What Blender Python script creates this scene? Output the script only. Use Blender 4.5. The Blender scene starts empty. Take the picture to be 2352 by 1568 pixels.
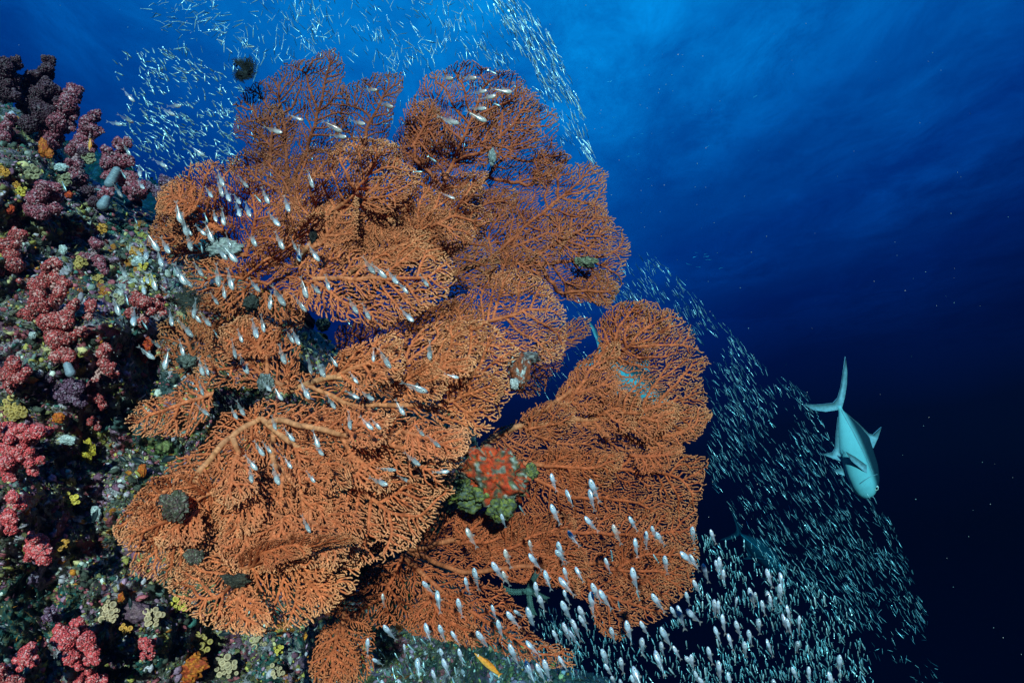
import bpy, math, random
import numpy as np
from mathutils import Vector, Matrix, Euler, noise
rng = np.random.default_rng(7); random.seed(7)
S = bpy.context.scene; C = S.collection
# ------------------------------------------------------------------ camera
PITCH = math.radians(12)
F = 1176/math.tan(math.radians(40))          # layout unit: photo measured 2352 wide
cam = bpy.data.objects.new('camera', bpy.data.cameras.new('camera'))
C.objects.link(cam); S.camera = cam
cam.data.angle = math.radians(80); cam.data.clip_start = .02; cam.data.clip_end = 300
cam.rotation_euler = (math.pi/2+PITCH, 0, 0)
RM = np.array(Euler((math.pi/2+PITCH, 0, 0)).to_matrix())
def P(x, y, d):
    x = np.asarray(x, float); y = np.asarray(y, float); d = np.asarray(d, float)
    v = np.stack([(x-1176)/F*d, (784-y)/F*d, -d*np.ones_like(x)], -1)
    return v @ RM.T
S.view_settings.view_transform = 'Standard'; S.view_settings.look = 'None'
S.view_settings.exposure = 0.35; S.view_settings.gamma = 1
S.cycles.use_denoising = True
S.cycles.max_bounces = 6; S.cycles.diffuse_bounces = 1; S.cycles.glossy_bounces = 1
S.cycles.transparent_max_bounces = 24; S.cycles.volume_bounces = 0

# ------------------------------------------------------------------ node helper
class NT:
    def __init__(s, t): s.t = t; t.nodes.clear()
    def n(s, typ, **kw):
        nd = s.t.nodes.new(typ)
        for k, v in kw.items():
            if k == 'i':
                for a, b in v.items(): nd.inputs[a].default_value = b
            else: setattr(nd, k, v)
        return nd
    def l(s, a, b): s.t.links.new(a, b)
    def ramp(s, fac, stops, interp='LINEAR'):
        r = s.n('ShaderNodeValToRGB'); r.color_ramp.interpolation = interp
        e = r.color_ramp.elements
        while len(e) < len(stops): e.new(.5)
        for k, (p, c) in enumerate(stops):
            e[k].position = p; e[k].color = (*c, 1) if len(c) == 3 else c
        s.l(fac, r.inputs[0]); return r.outputs[0]
    def mixc(s, fac, a, b, mode='MIX'):
        m = s.n('ShaderNodeMix', data_type='RGBA', blend_type=mode)
        for k, v in ((0, fac), (6, a), (7, b)):
            if hasattr(v, 'links'): s.l(v, m.inputs[k])
            else: m.inputs[k].default_value = v if k == 0 else ((*v, 1) if len(v) == 3 else v)
        return m.outputs[2]
    def math(s, op, a, b=None, c=None, clamp=False):
        m = s.n('ShaderNodeMath', operation=op, use_clamp=clamp)
        for k, v in enumerate((a, b, c)):
            if v is None: continue
            if hasattr(v, 'links'): s.l(v, m.inputs[k])
            else: m.inputs[k].default_value = v
        return m.outputs[0]
    def dot(s, a, v):
        m = s.n('ShaderNodeVectorMath', operation='DOT_PRODUCT'); s.l(a, m.inputs[0]); m.inputs[1].default_value = v
        return m.outputs['Value']

# ------------------------------------------------------------------ world: open water lit from above
W = bpy.data.worlds.new('World'); S.world = W; W.use_nodes = True
w = NT(W.node_tree)
tc = w.n('ShaderNodeTexCoord'); g = tc.outputs['Generated']
def wdir(x, y):
    v = P(x, y, 1.0); return tuple(v/np.linalg.norm(v))
el = w.dot(g, (0, 0, 1)); ax = w.dot(g, (1, 0, 0))
# brightest overhead a little left of the view axis, falling off downwards and to the right
dz = w.math('MULTIPLY', w.math('MAXIMUM', w.math('SUBTRACT', 0.66, el), 0), 1.17)
dx = w.math('MULTIPLY', w.math('ABSOLUTE', w.math('ADD', ax, 0.02)), 0.57)
t = w.math('SQRT', w.math('ADD', w.math('MULTIPLY', dz, dz), w.math('MULTIPLY', dx, dx)))
wn = w.n('ShaderNodeTexNoise', i={'Scale': 2.6, 'Detail': 4, 'Roughness': .5}); w.l(g, wn.inputs['Vector'])
t = w.math('ADD', t, w.math('MULTIPLY', w.math('SUBTRACT', wn.outputs[0], .5), .10))
WS = 1.0
stops = [(0.0, (.006, .46, 1.0)), (.16, (.004, .37, .88)), (.30, (.002, .215, .64)), (.42, (.001, .085, .38)),
         (.54, (.0006, .021, .15)), (.64, (.0003, .005, .050)), (.75, (.0002, .0008, .012)), (.92, (.0001, .0002, .003))]
col = w.ramp(t, stops)
sky = w.n('ShaderNodeTexSky', sky_type='NISHITA', sun_disc=False, sun_elevation=math.radians(50), sun_rotation=math.radians(200))
bg2 = w.n('ShaderNodeBackground', i={'Strength': .0003}); w.l(sky.outputs[0], bg2.inputs[0])
bg = w.n('ShaderNodeBackground', i={'Strength': WS}); w.l(col, bg.inputs[0])
ad = w.n('ShaderNodeAddShader'); w.l(bg.outputs[0], ad.inputs[0]); w.l(bg2.outputs[0], ad.inputs[1])
wo = w.n('ShaderNodeOutputWorld'); w.l(ad.outputs[0], wo.inputs[0])

# ------------------------------------------------------------------ sun lamp standing in for the camera strobes, behind and above the camera, a little left
sl = bpy.data.lights.new('sun', 'SUN'); sl.energy = 5.0; sl.angle = math.radians(.6); sl.color = (1, .90, .78)
sun = bpy.data.objects.new('sun', sl); C.objects.link(sun)
sdir = Vector((-0.10, 1.0, -0.24)).normalized()
sun.rotation_euler = sdir.to_track_quat('-Z', 'Y').to_euler()

# ------------------------------------------------------------------ mesh helpers
def mesh(name, V, Fc, mats, col=None, parent=None, smooth=True, base=(0, 0, 0), midx=None):
    V = np.asarray(V, np.float32)-np.asarray(base, np.float32)
    me = bpy.data.meshes.new(name)
    if isinstance(Fc, np.ndarray):
        k = Fc.shape[1]; nf = len(Fc)
        me.vertices.add(len(V)); me.vertices.foreach_set('co', V.ravel())
        me.loops.add(nf*k); me.loops.foreach_set('vertex_index', Fc.astype(np.int32).ravel())
        me.polygons.add(nf); me.polygons.foreach_set('loop_start', (np.arange(nf)*k).astype(np.int32))
        me.update(calc_edges=True)
    else: me.from_pydata(V.tolist(), [], Fc)
    if smooth: me.polygons.foreach_set('use_smooth', np.ones(len(me.polygons), bool))
    if col is not None:
        a = me.color_attributes.new('Col', 'FLOAT_COLOR', 'POINT')
        c4 = np.ones((len(V), 4), np.float32); c4[:, :3] = col; a.data.foreach_set('color', c4.ravel())
    if not isinstance(mats, (list, tuple)): mats = [mats]
    for m in mats: me.materials.append(m)
    if midx is not None: me.polygons.foreach_set('material_index', np.asarray(midx, np.int32))
    me.validate(); me.update()
    o = bpy.data.objects.new(name, me); C.objects.link(o)
    if parent is not None: o.parent = parent
    else: o.location = base
    return o
def tag(o, label=None, cat=None, group=None, kind=None):
    for k, v in (('label', label), ('category', cat), ('group', group), ('kind', kind)):
        if v: o[k] = v
    return o
def empty(name, loc, label, cat, group=None):
    o = bpy.data.objects.new(name, None); C.objects.link(o); o.location = tuple(loc); o.empty_display_size = .02
    return tag(o, label, cat, group)
def copy_thing(src, label, cat, group):
    r = src.copy(); C.objects.link(r); r['label'] = label; r['category'] = cat
    if group: r['group'] = group
    for ch in src.children:
        c = ch.copy(); C.objects.link(c); c.parent = r
    return r
def ico(sub):
    import bmesh
    bm = bmesh.new(); bmesh.ops.create_icosphere(bm, subdivisions=sub, radius=1)
    v = np.array([x.co[:] for x in bm.verts]); f = np.array([[q.index for q in p.verts] for p in bm.faces]); bm.free()
    return v, f
ICO = {k: ico(k) for k in (1, 2, 3, 4, 5)}
def balls(cent, rad, cols, sub=2, squash=None, jitter=0.0):
    """many small lumps as one vertex/face/colour set"""
    v, f = ICO[sub]; n = len(cent); m = len(v)
    cent = np.asarray(cent); rad = np.asarray(rad).reshape(n, -1)
    A = rng.normal(size=(n, 3, 3)); Q, _ = np.linalg.qr(A)
    sc = np.ones((n, 1, 3)) if squash is None else 1+squash*rng.uniform(-1, 1, (n, 1, 3))
    vv = (v[None]*sc) @ Q
    if jitter: vv = vv*(1+jitter*rng.normal(size=(n, m, 1)))
    vv = vv*rad[:, :, None][:, :, 0:1]+cent[:, None]
    ff = f[None]+(np.arange(n)*m)[:, None, None]
    cc = np.repeat(np.asarray(cols), m, 0)
    return vv.reshape(-1, 3), ff.reshape(-1, 3), cc
def fbm(p, sc, oct=4):
    return noise.fractal(Vector(p)*sc, 1.0, 2.0, oct)

# ------------------------------------------------------------------ materials
def newmat(name):
    m = bpy.data.materials.new(name); m.use_nodes = True; q = NT(m.node_tree)
    out = q.n('ShaderNodeOutputMaterial'); b = q.n('ShaderNodeBsdfPrincipled'); q.l(b.outputs[0], out.inputs[0])
    return m, q, b, out
def bump(q, b, h, s, d):
    bp = q.n('ShaderNodeBump', i={'Strength': s, 'Distance': d}); q.l(h, bp.inputs['Height']); q.l(bp.outputs[0], b.inputs['Normal'])
def attrmat(name, rough=.6, nscale=90, nmix=.35, bs=.5, spec=.4, sss=0):
    m, q, b, out = newmat(name)
    a = q.n('ShaderNodeAttribute', attribute_name='Col')
    tc = q.n('ShaderNodeTexCoord')
    n = q.n('ShaderNodeTexNoise', i={'Scale': nscale, 'Detail': 4, 'Roughness': .65}); q.l(tc.outputs['Object'], n.inputs['Vector'])
    f = q.ramp(n.outputs[0], [(.3, (1-nmix,)*3), (.7, (1+nmix*.6,)*3)])
    q.l(q.mixc(1.0, a.outputs['Color'], f, 'MULTIPLY'), b.inputs['Base Color'])
    b.inputs['Roughness'].default_value = rough; b.inputs['Specular IOR Level'].default_value = spec
    bump(q, b, n.outputs[0], bs, .004)
    return m
M_fan = attrmat('fan_branch', .7, 60, .35, .3, .2)
M_polyp = attrmat('soft_coral_polyps', .45, 260, .35, .4, .5)
M_growth = attrmat('reef_growth', .7, 160, .5, .8, .35)
M_cup = attrmat('cup_coral', .55, 120, .3, .3, .4)

def reefmat():
    m, q, b, out = newmat('reef_rock')
    tc = q.n('ShaderNodeTexCoord'); o = tc.outputs['Object']
    def N(s, d=5, r=.6, off=0):
        mp = q.n('ShaderNodeMapping'); mp.inputs['Location'].default_value = (off, off*1.7, -off); q.l(o, mp.inputs[0])
        n = q.n('ShaderNodeTexNoise', i={'Scale': s, 'Detail': d, 'Roughness': r}); q.l(mp.outputs[0], n.inputs['Vector']); return n.outputs[0]
    n1 = N(9, 6, .7); n2 = N(14, 5, .6, 3.1); n3 = N(22, 5, .6, 7.7); n4 = N(60, 3, .6, 1.3); n5 = N(5, 3, .5, 12)
    base = q.ramp(n1, [(.28, (.014, .016, .014)), (.42, (.07, .07, .055)), (.50, (.16, .14, .09)), (.58, (.26, .17, .20)), (.72, (.42, .36, .36))])
    k = lambda f, lo, hi: q.ramp(f, [(lo, (0, 0, 0)), (hi, (1, 1, 1))])
    c = q.mixc(k(n2, .56, .62), base, (.10, .055, .10))
    c = q.mixc(k(n3, .60, .64), c, (.22, .19, .03))
    c = q.mixc(k(N(17, 4, .6, 21), .63, .66), c, (.36, .07, .008))
    c = q.mixc(k(n5, .57, .66), c, (.010, .070, .062))
    c = q.mixc(k(N(30, 4, .7, 31), .64, .67), c, (.40, .40, .42))
    sp = q.ramp(n4, [(.35, (.35,)*3), (.65, (1.35,)*3)])
    q.l(q.mixc(1.0, c, sp, 'MULTIPLY'), b.inputs['Base Color'])
    b.inputs['Roughness'].default_value = .75
    h = q.math('ADD', n3, q.math('MULTIPLY', n4, .5)); bump(q, b, h, .9, .02)
    return m
M_reef = reefmat()

def fishmat(name, back, belly, opaque=True, rough=.28, x0=-.02, x1=.25, metal=.25, zc=.0, zs=.5, alpha=.15, speck=.8):
    """local x: -.5 tail .. +.5 snout ; local z: up to the back"""
    m, q, b, out = newmat(name)
    tc = q.n('ShaderNodeTexCoord'); sx = q.n('ShaderNodeSeparateXYZ'); q.l(tc.outputs['Object'], sx.inputs[0])
    n = q.n('ShaderNodeTexNoise', i={'Scale': 16, 'Detail': 3, 'Roughness': .6}); q.l(tc.outputs['Object'], n.inputs['Vector'])
    z = q.math('ADD', sx.outputs[2], q.math('MULTIPLY', q.math('SUBTRACT', n.outputs[0], .5), .02))
    f = q.n('ShaderNodeMapRange', interpolation_type='SMOOTHSTEP'); q.l(z, f.inputs[0]); f.inputs[1].default_value = zc-zs; f.inputs[2].default_value = zc+zs
    c = q.mixc(f.outputs[0], belly, back)
    sp = q.ramp(n.outputs[0], [(.36, (.45, .5, .58)), (.55, (1, 1, 1))])
    q.l(q.mixc(speck, c, sp, 'MULTIPLY'), b.inputs['Base Color'])
    b.inputs['Metallic'].default_value = metal; b.inputs['Roughness'].default_value = rough
    if not opaque:
        tr = q.n('ShaderNodeBsdfTransparent', i={'Color': (.92, .93, .95, 1)}); mx = q.n('ShaderNodeMixShader')
        f2 = q.n('ShaderNodeMapRange', interpolation_type='SMOOTHSTEP'); q.l(sx.outputs[0], f2.inputs[0])
        f2.inputs[1].default_value = x0; f2.inputs[2].default_value = x1; f2.inputs[3].default_value = alpha; f2.inputs[4].default_value = 1
        q.l(f2.outputs[0], mx.inputs[0]); q.l(tr.outputs[0], mx.inputs[1]); q.l(b.outputs[0], mx.inputs[2]); q.l(mx.outputs[0], out.inputs[0])
    return m
def plain(name, c, rough=.4, alpha=1, metal=0):
    m, q, b, out = newmat(name)
    tc = q.n('ShaderNodeTexCoord'); n = q.n('ShaderNodeTexNoise', i={'Scale': 30, 'Detail': 3}); q.l(tc.outputs['Object'], n.inputs['Vector'])
    f = q.ramp(n.outputs[0], [(.3, (.75,)*3), (.7, (1.15,)*3)])
    q.l(q.mixc(1., c, f, 'MULTIPLY'), b.inputs['Base Color'])
    b.inputs['Roughness'].default_value = rough; b.inputs['Metallic'].default_value = metal
    if alpha < 1:
        tr = q.n('ShaderNodeBsdfTransparent'); mx = q.n('ShaderNodeMixShader', i={0: alpha})
        q.l(tr.outputs[0], mx.inputs[1]); q.l(b.outputs[0], mx.inputs[2]); q.l(mx.outputs[0], out.inputs[0])
    return m

# ------------------------------------------------------------------ water surface overhead (seen from below)
def water_surface():
    m, q, b, out = newmat('water_surface')
    q.t.nodes.remove(b)
    tc = q.n('ShaderNodeTexCoord')
    mp = q.n('ShaderNodeMapping'); mp.inputs['Scale'].default_value = (.42, .26, 1); mp.inputs['Rotation'].default_value = (0, 0, .5); q.l(tc.outputs['Object'], mp.inputs[0])
    n = q.n('ShaderNodeTexNoise', i={'Scale': 1.6, 'Detail': 8, 'Roughness': .68, 'Distortion': .35}); q.l(mp.outputs[0], n.inputs['Vector'])
    n2 = q.n('ShaderNodeTexNoise', i={'Scale': .5, 'Detail': 3}); q.l(mp.outputs[0], n2.inputs['Vector'])
    f = q.math('MULTIPLY', q.ramp(n.outputs[0], [(.35, (.0,)*3), (.70, (1,)*3)]), q.ramp(n2.outputs[0], [(.35, (.25,)*3), (.6, (1,)*3)]))
    sp = q.n('ShaderNodeSeparateXYZ'); q.l(tc.outputs['Object'], sp.inputs[0])
    fd = q.n('ShaderNodeMapRange'); q.l(sp.outputs[1], fd.inputs[0]); fd.inputs[1].default_value = 14; fd.inputs[2].default_value = 40
    f = q.math('ADD', f, fd.outputs[0], clamp=True)
    c = q.mixc(f, (.34, .44, .58), (1, 1, 1))  # bright and dim ripple patches of light painted into the transparent colour
    tr = q.n('ShaderNodeBsdfTransparent'); q.l(c, tr.inputs[0]); q.l(tr.outputs[0], out.inputs[0])
    g = 60; xs = np.linspace(-60, 60, g); ys = np.linspace(-10, 110, g)
    X, Y = np.meshgrid(xs, ys); Z = 7+.12*np.sin(X*.9+Y*.5)+.1*np.sin(Y*1.3-X*.4)
    V = np.stack([X, Y, Z], -1).reshape(-1, 3); i = np.arange(g*g).reshape(g, g)
    Fc = np.stack([i[:-1, :-1], i[:-1, 1:], i[1:, 1:], i[1:, :-1]], -1).reshape(-1, 4)
    tag(mesh('water_surface', V, Fc, m), kind='structure')
water_surface()

# ------------------------------------------------------------------ reef wall
CP = np.array([(-500, 1568, 1.75), (-300, 1200, 1.7), (-500, 700, 1.95), (-500, 100, 2.4), (-20, 1568, 1.25), (0, 1200, 1.33), (0, 800, 1.5), (0, 450, 1.72), (0, 200, 1.95),
               (200, 300, 2.05), (300, 500, 1.95), (200, 800, 1.55), (300, 1200, 1.55), (300, 1500, 1.5), (450, 620, 2.0), (400, 900, 1.75), (500, 760, 2.05),
               (600, 1568, 1.75), (600, 1000, 2.1), (800, 900, 2.4), (900, 1568, 2.8), (900, 1200, 2.5), (1150, 1000, 2.6), (1250, 1568, 3.8), (1500, 1700, 4.2), (-600, 2100, 1.7), (300, 2100, 1.35), (1100, 2100, 1.8)])
def reef_d(x, y):
    x = np.asarray(x, float); y = np.asarray(y, float); sh = x.shape
    q = np.stack([x.ravel(), y.ravel()], -1)
    d2 = ((q[:, None]-CP[None, :, :2])**2).sum(-1)+90.**2
    wgt = d2**-1.6
    return ((wgt*CP[None, :, 2]).sum(1)/wgt.sum(1)).reshape(sh)
SIL = np.array([(-700, 150), (-200, 190), (0, 235), (60, 250), (130, 300), (200, 400), (290, 455), (380, 500), (470, 600), (560, 640), (680, 720), (780, 800), (900, 870), (1030, 930), (1090, 985),
                (1110, 1060), (1080, 1150), (1010, 1230), (1060, 1330), (1160, 1430), (1290, 1520), (1420, 1560), (1560, 1700), (1700, 2200), (-700, 2200)], float)
def inpoly(x, y, poly):
    r = np.zeros(x.shape, bool); n = len(poly)
    for k in range(n):
        x0, y0 = poly[k]; x1, y1 = poly[(k+1) % n]
        c = ((y0 > y) != (y1 > y)) & (x < (x1-x0)*(y-y0)/(y1-y0+1e-9)+x0); r ^= c
    return r
def edgedist(x, y, poly, closed=True):
    D = np.full(x.shape, 1e9)
    for k in range(len(poly)-(0 if closed else 1)):
        a = poly[k]; b = poly[(k+1) % len(poly)]; ab = b-a
        tt = np.clip(((x-a[0])*ab[0]+(y-a[1])*ab[1])/(ab@ab+1e-9), 0, 1)
        D = np.minimum(D, np.hypot(x-a[0]-tt*ab[0], y-a[1]-tt*ab[1]))
    return D
def reef_full(x, y):
    e = edgedist(x, y, SIL[:22], closed=False)
    return reef_d(x, y)+.75*np.exp(-e/38.)
def lump(x, y, d):
    p = P(x, y, d); sh = d.shape; p = p.reshape(-1, 3)
    v = np.array([.085*fbm(q, 3.2, 3)+.055*fbm(q, 11, 4)+.02*fbm(q, 45, 3) for q in p])
    return v.reshape(sh)
def make_reef():
    xs = np.concatenate([np.arange(-680, -20, 16), np.arange(-20, 1300, 4.6), np.arange(1300, 1680, 16)])
    ys = np.concatenate([np.arange(150, 1600, 4.6), np.arange(1600, 2180, 16)])
    X, Y = np.meshgrid(xs, ys); D0 = reef_full(X, Y); D = D0-lump(X, Y, D0)
    V = P(X, Y, D).reshape(-1, 3); ins = inpoly(X, Y, SIL)
    h, w_ = X.shape; i = np.arange(h*w_).reshape(h, w_)
    Fc = np.stack([i[:-1, :-1], i[1:, :-1], i[1:, 1:], i[:-1, 1:]], -1)
    ok = ins[:-1, :-1] & ins[1:, :-1] & ins[1:, 1:] & ins[:-1, 1:]
    Fc = Fc[ok]; used = np.unique(Fc); mp = -np.ones(h*w_, int); mp[used] = np.arange(len(used))
    tag(mesh('reef_wall', V[used], mp[Fc], M_reef), kind='structure')
    return X, Y, D
RX, RY, REEFD = make_reef()
_xs = RX[0]; _ys = RY[:, 0]
def rd(x, y):
    i = np.clip(np.searchsorted(_xs, x), 1, len(_xs)-1); j = np.clip(np.searchsorted(_ys, y), 1, len(_ys)-1)
    return REEFD[j, i]
def far_slope():
    sil = np.array([(-600, 60), (-200, 140), (60, 230), (150, 330), (205, 318), (235, 345), (265, 350), (320, 400), (420, 440), (520, 560), (520, 900), (-600, 900)], float)
    xs = np.arange(-600, 530, 7.); ys = np.arange(50, 905, 7.); X, Y = np.meshgrid(xs, ys)
    D = 8.0+.6*np.exp(-edgedist(X, Y, sil)/40)+Y*0
    D = D-np.array([.25*fbm(q, 2.5, 4) for q in P(X, Y, D).reshape(-1, 3)]).reshape(D.shape)
    ins = inpoly(X+14*np.sin(Y*.11)*np.sin(X*.05), Y+9*np.sin(X*.13)+5*np.sin(X*.31), sil); h, w_ = X.shape; i = np.arange(h*w_).reshape(h, w_)
    Fc = np.stack([i[:-1, :-1], i[1:, :-1], i[1:, 1:], i[:-1, 1:]], -1)
    ok = ins[:-1, :-1] & ins[1:, :-1] & ins[1:, 1:] & ins[:-1, 1:]; Fc = Fc[ok]
    used = np.unique(Fc); mp = -np.ones(h*w_, int); mp[used] = np.arange(len(used))
    tag(mesh('reef_slope_beyond', P(X, Y, D).reshape(-1, 3)[used], mp[Fc], M_reef), kind='structure')
far_slope()

# uncountable encrusting life: small lumps, tufts and crusts
PAL = [((.06, .065, .05), 3.0), ((.18, .15, .06), 3.5), ((.42, .09, .11), 3.6), ((.40, .20, .30), 3.4), ((.50, .40, .46), 2.0), ((.66, .62, .56), 1.3), ((.50, .38, .09), 1.9),
       ((.66, .20, .02), .9), ((.18, .22, .20), 2.0), ((.56, .42, .20), 1.6), ((.20, .07, .12), 2.0), ((.05, .14, .12), .8)]
def reef_lin(x, y):
    x = np.asarray(x, float); y = np.asarray(y, float)
    i = np.clip(np.searchsorted(_xs, x), 1, len(_xs)-1); j = np.clip(np.searchsorted(_ys, y), 1, len(_ys)-1)
    fx = np.clip((x-_xs[i-1])/(_xs[i]-_xs[i-1]), 0, 1); fy = np.clip((y-_ys[j-1])/(_ys[j]-_ys[j-1]), 0, 1)
    return (REEFD[j-1, i-1]*(1-fx)+REEFD[j-1, i]*fx)*(1-fy)+(REEFD[j, i-1]*(1-fx)+REEFD[j, i]*fx)*fy
def crust_mesh(x, y, rx, ry, tilt, cols, seed, th=.006, nr=16, na=40, lum=.5):
    rr = np.linspace(0, 1, nr); aa = np.arange(na)/na*2*math.pi; A, R = np.meshgrid(aa, rr)
    ed = np.array([1+.45*noise.noise(Vector((math.cos(a)*1.6, math.sin(a)*1.6, seed)))+.22*noise.noise(Vector((math.cos(a)*5, math.sin(a)*5, seed+3))) for a in aa])[None]
    px, py = R*rx*ed*np.cos(A), R*ry*ed*np.sin(A); ct, st = math.cos(tilt), math.sin(tilt)
    X_ = x+px*ct-py*st; Y_ = y+px*st+py*ct; D_ = reef_lin(X_, Y_)
    n3 = np.array([noise.fractal(Vector((a*.05, b*.05, seed)), 1, 2, 4) for a, b in zip(X_.ravel(), Y_.ravel())]).reshape(X_.shape)
    D_ = D_-th*(1-R**4)*(1+1.5*n3)+.008*(R > .97); V = P(X_, Y_, D_).reshape(-1, 3)
    i = np.arange(nr*na).reshape(nr, na); Fc = np.stack([i[:-1], np.roll(i, -1, 1)[:-1], np.roll(i, -1, 1)[1:], i[1:]], -1).reshape(-1, 4)
    cols = np.array(cols); k = np.clip(((n3.ravel()*.9+.5)*len(cols)).astype(int), 0, len(cols)-1)
    n4 = np.array([noise.fractal(Vector((a*.2, b*.2, seed+9)), 1, 2, 3) for a, b in zip(X_.ravel(), Y_.ravel())])
    return V, Fc, np.clip(cols[k]*(1+lum*n4)[:, None], .003, .95)
def growth():
    CV, CF, CCc = [], [], []; o_ = 0
    for q in range(430):
        for _ in range(20):
            x = rng.uniform(0, 760) if q % 5 else rng.uniform(0, 1250); y = rng.uniform(260, 1580)
            if inpoly(np.array([x]), np.array([y]), SIL)[0]: break
        c = np.array(PAL[rng.choice(len(PAL), p=np.array([b for a, b in PAL])/sum(b for a, b in PAL))][0])*.75; c2 = np.array(PAL[rng.integers(len(PAL))][0])*.6
        v_, f_, k_ = crust_mesh(x, y, rng.uniform(9, 34), rng.uniform(9, 30), rng.uniform(0, 3), [c*.7, c, c*1.2, c2], float(q)*1.7, .005, 9, 26)
        CV.append(v_); CF.append(f_+o_); CCc.append(k_); o_ += len(v_)
    CV = np.vstack(CV); CF = np.vstack(CF); CCc = np.vstack(CCc)
    CF = np.vstack([CF[:, :3], CF[:, [0, 2, 3]]])
    n = 30000; x = rng.uniform(-30, 1320, n*2); y = rng.uniform(210, 1640, n*2)
    ok = inpoly(x, y, SIL) & (edgedist(x, y, SIL[:22], False) > 8); x = x[ok][:n]; y = y[ok][:n]; n = len(x)
    d = rd(x, y); p = P(x, y, d); pw = np.array([b for a, b in PAL]); pw = pw/pw.sum(); cum = np.cumsum(pw)
    ph = np.array([.5+.5*math.sin(9*fbm(q, 6, 2)+random.gauss(0, .45)) for q in p])
    u = np.where(rng.random(n) < .55, ph, rng.random(n))
    ci = np.clip(np.searchsorted(cum, np.clip(u, 0, .999)), 0, len(PAL)-1)
    cols = np.array([a for a, b in PAL])[ci]*rng.uniform(.5, 1.5, (n, 1))
    r = rng.gamma(1.4, 1.4, n)+.9; r = np.minimum(r, 9)*d/F
    V, Fc, cc = balls(P(x, y, d-r*.25), r, cols, 1, .7, .24)
    # thin tufts (hydroids, turf algae): little triangular blades
    m = 9000; x = rng.uniform(-30, 1320, m*2); y = rng.uniform(230, 1640, m*2); ok = inpoly(x, y, SIL); x = x[ok][:m]; y = y[ok][:m]; m = len(x)
    d = rd(x, y); b = P(x, y, d+.004); tip = P(x+rng.normal(0, 7, m), y+rng.normal(-2, 7, m), d-rng.uniform(.015, .05, m)); sd = P(x+rng.normal(0, 2.2, m), y+rng.normal(0, 2.2, m), d)
    V2 = np.stack([b, sd, tip], 1).reshape(-1, 3); F2 = np.arange(3*m).reshape(m, 3)+len(V)
    c2 = np.repeat(np.array([a for a, b in PAL])[rng.integers(0, len(PAL), m)]*rng.uniform(.6, 1.4, (m, 1)), 3, 0)
    V2 = np.vstack([V2, CV]); F2 = np.vstack([F2, CF+len(V)+len(V2)-len(CV)]); c2 = np.vstack([c2, CCc])
    tag(mesh('reef_growth', np.vstack([V, V2]), np.vstack([Fc, F2]), M_growth, np.vstack([cc, c2])),
        'small encrusting sponges, algae tufts and coral rubble covering the rock', 'reef growth', kind='stuff')
growth()

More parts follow.
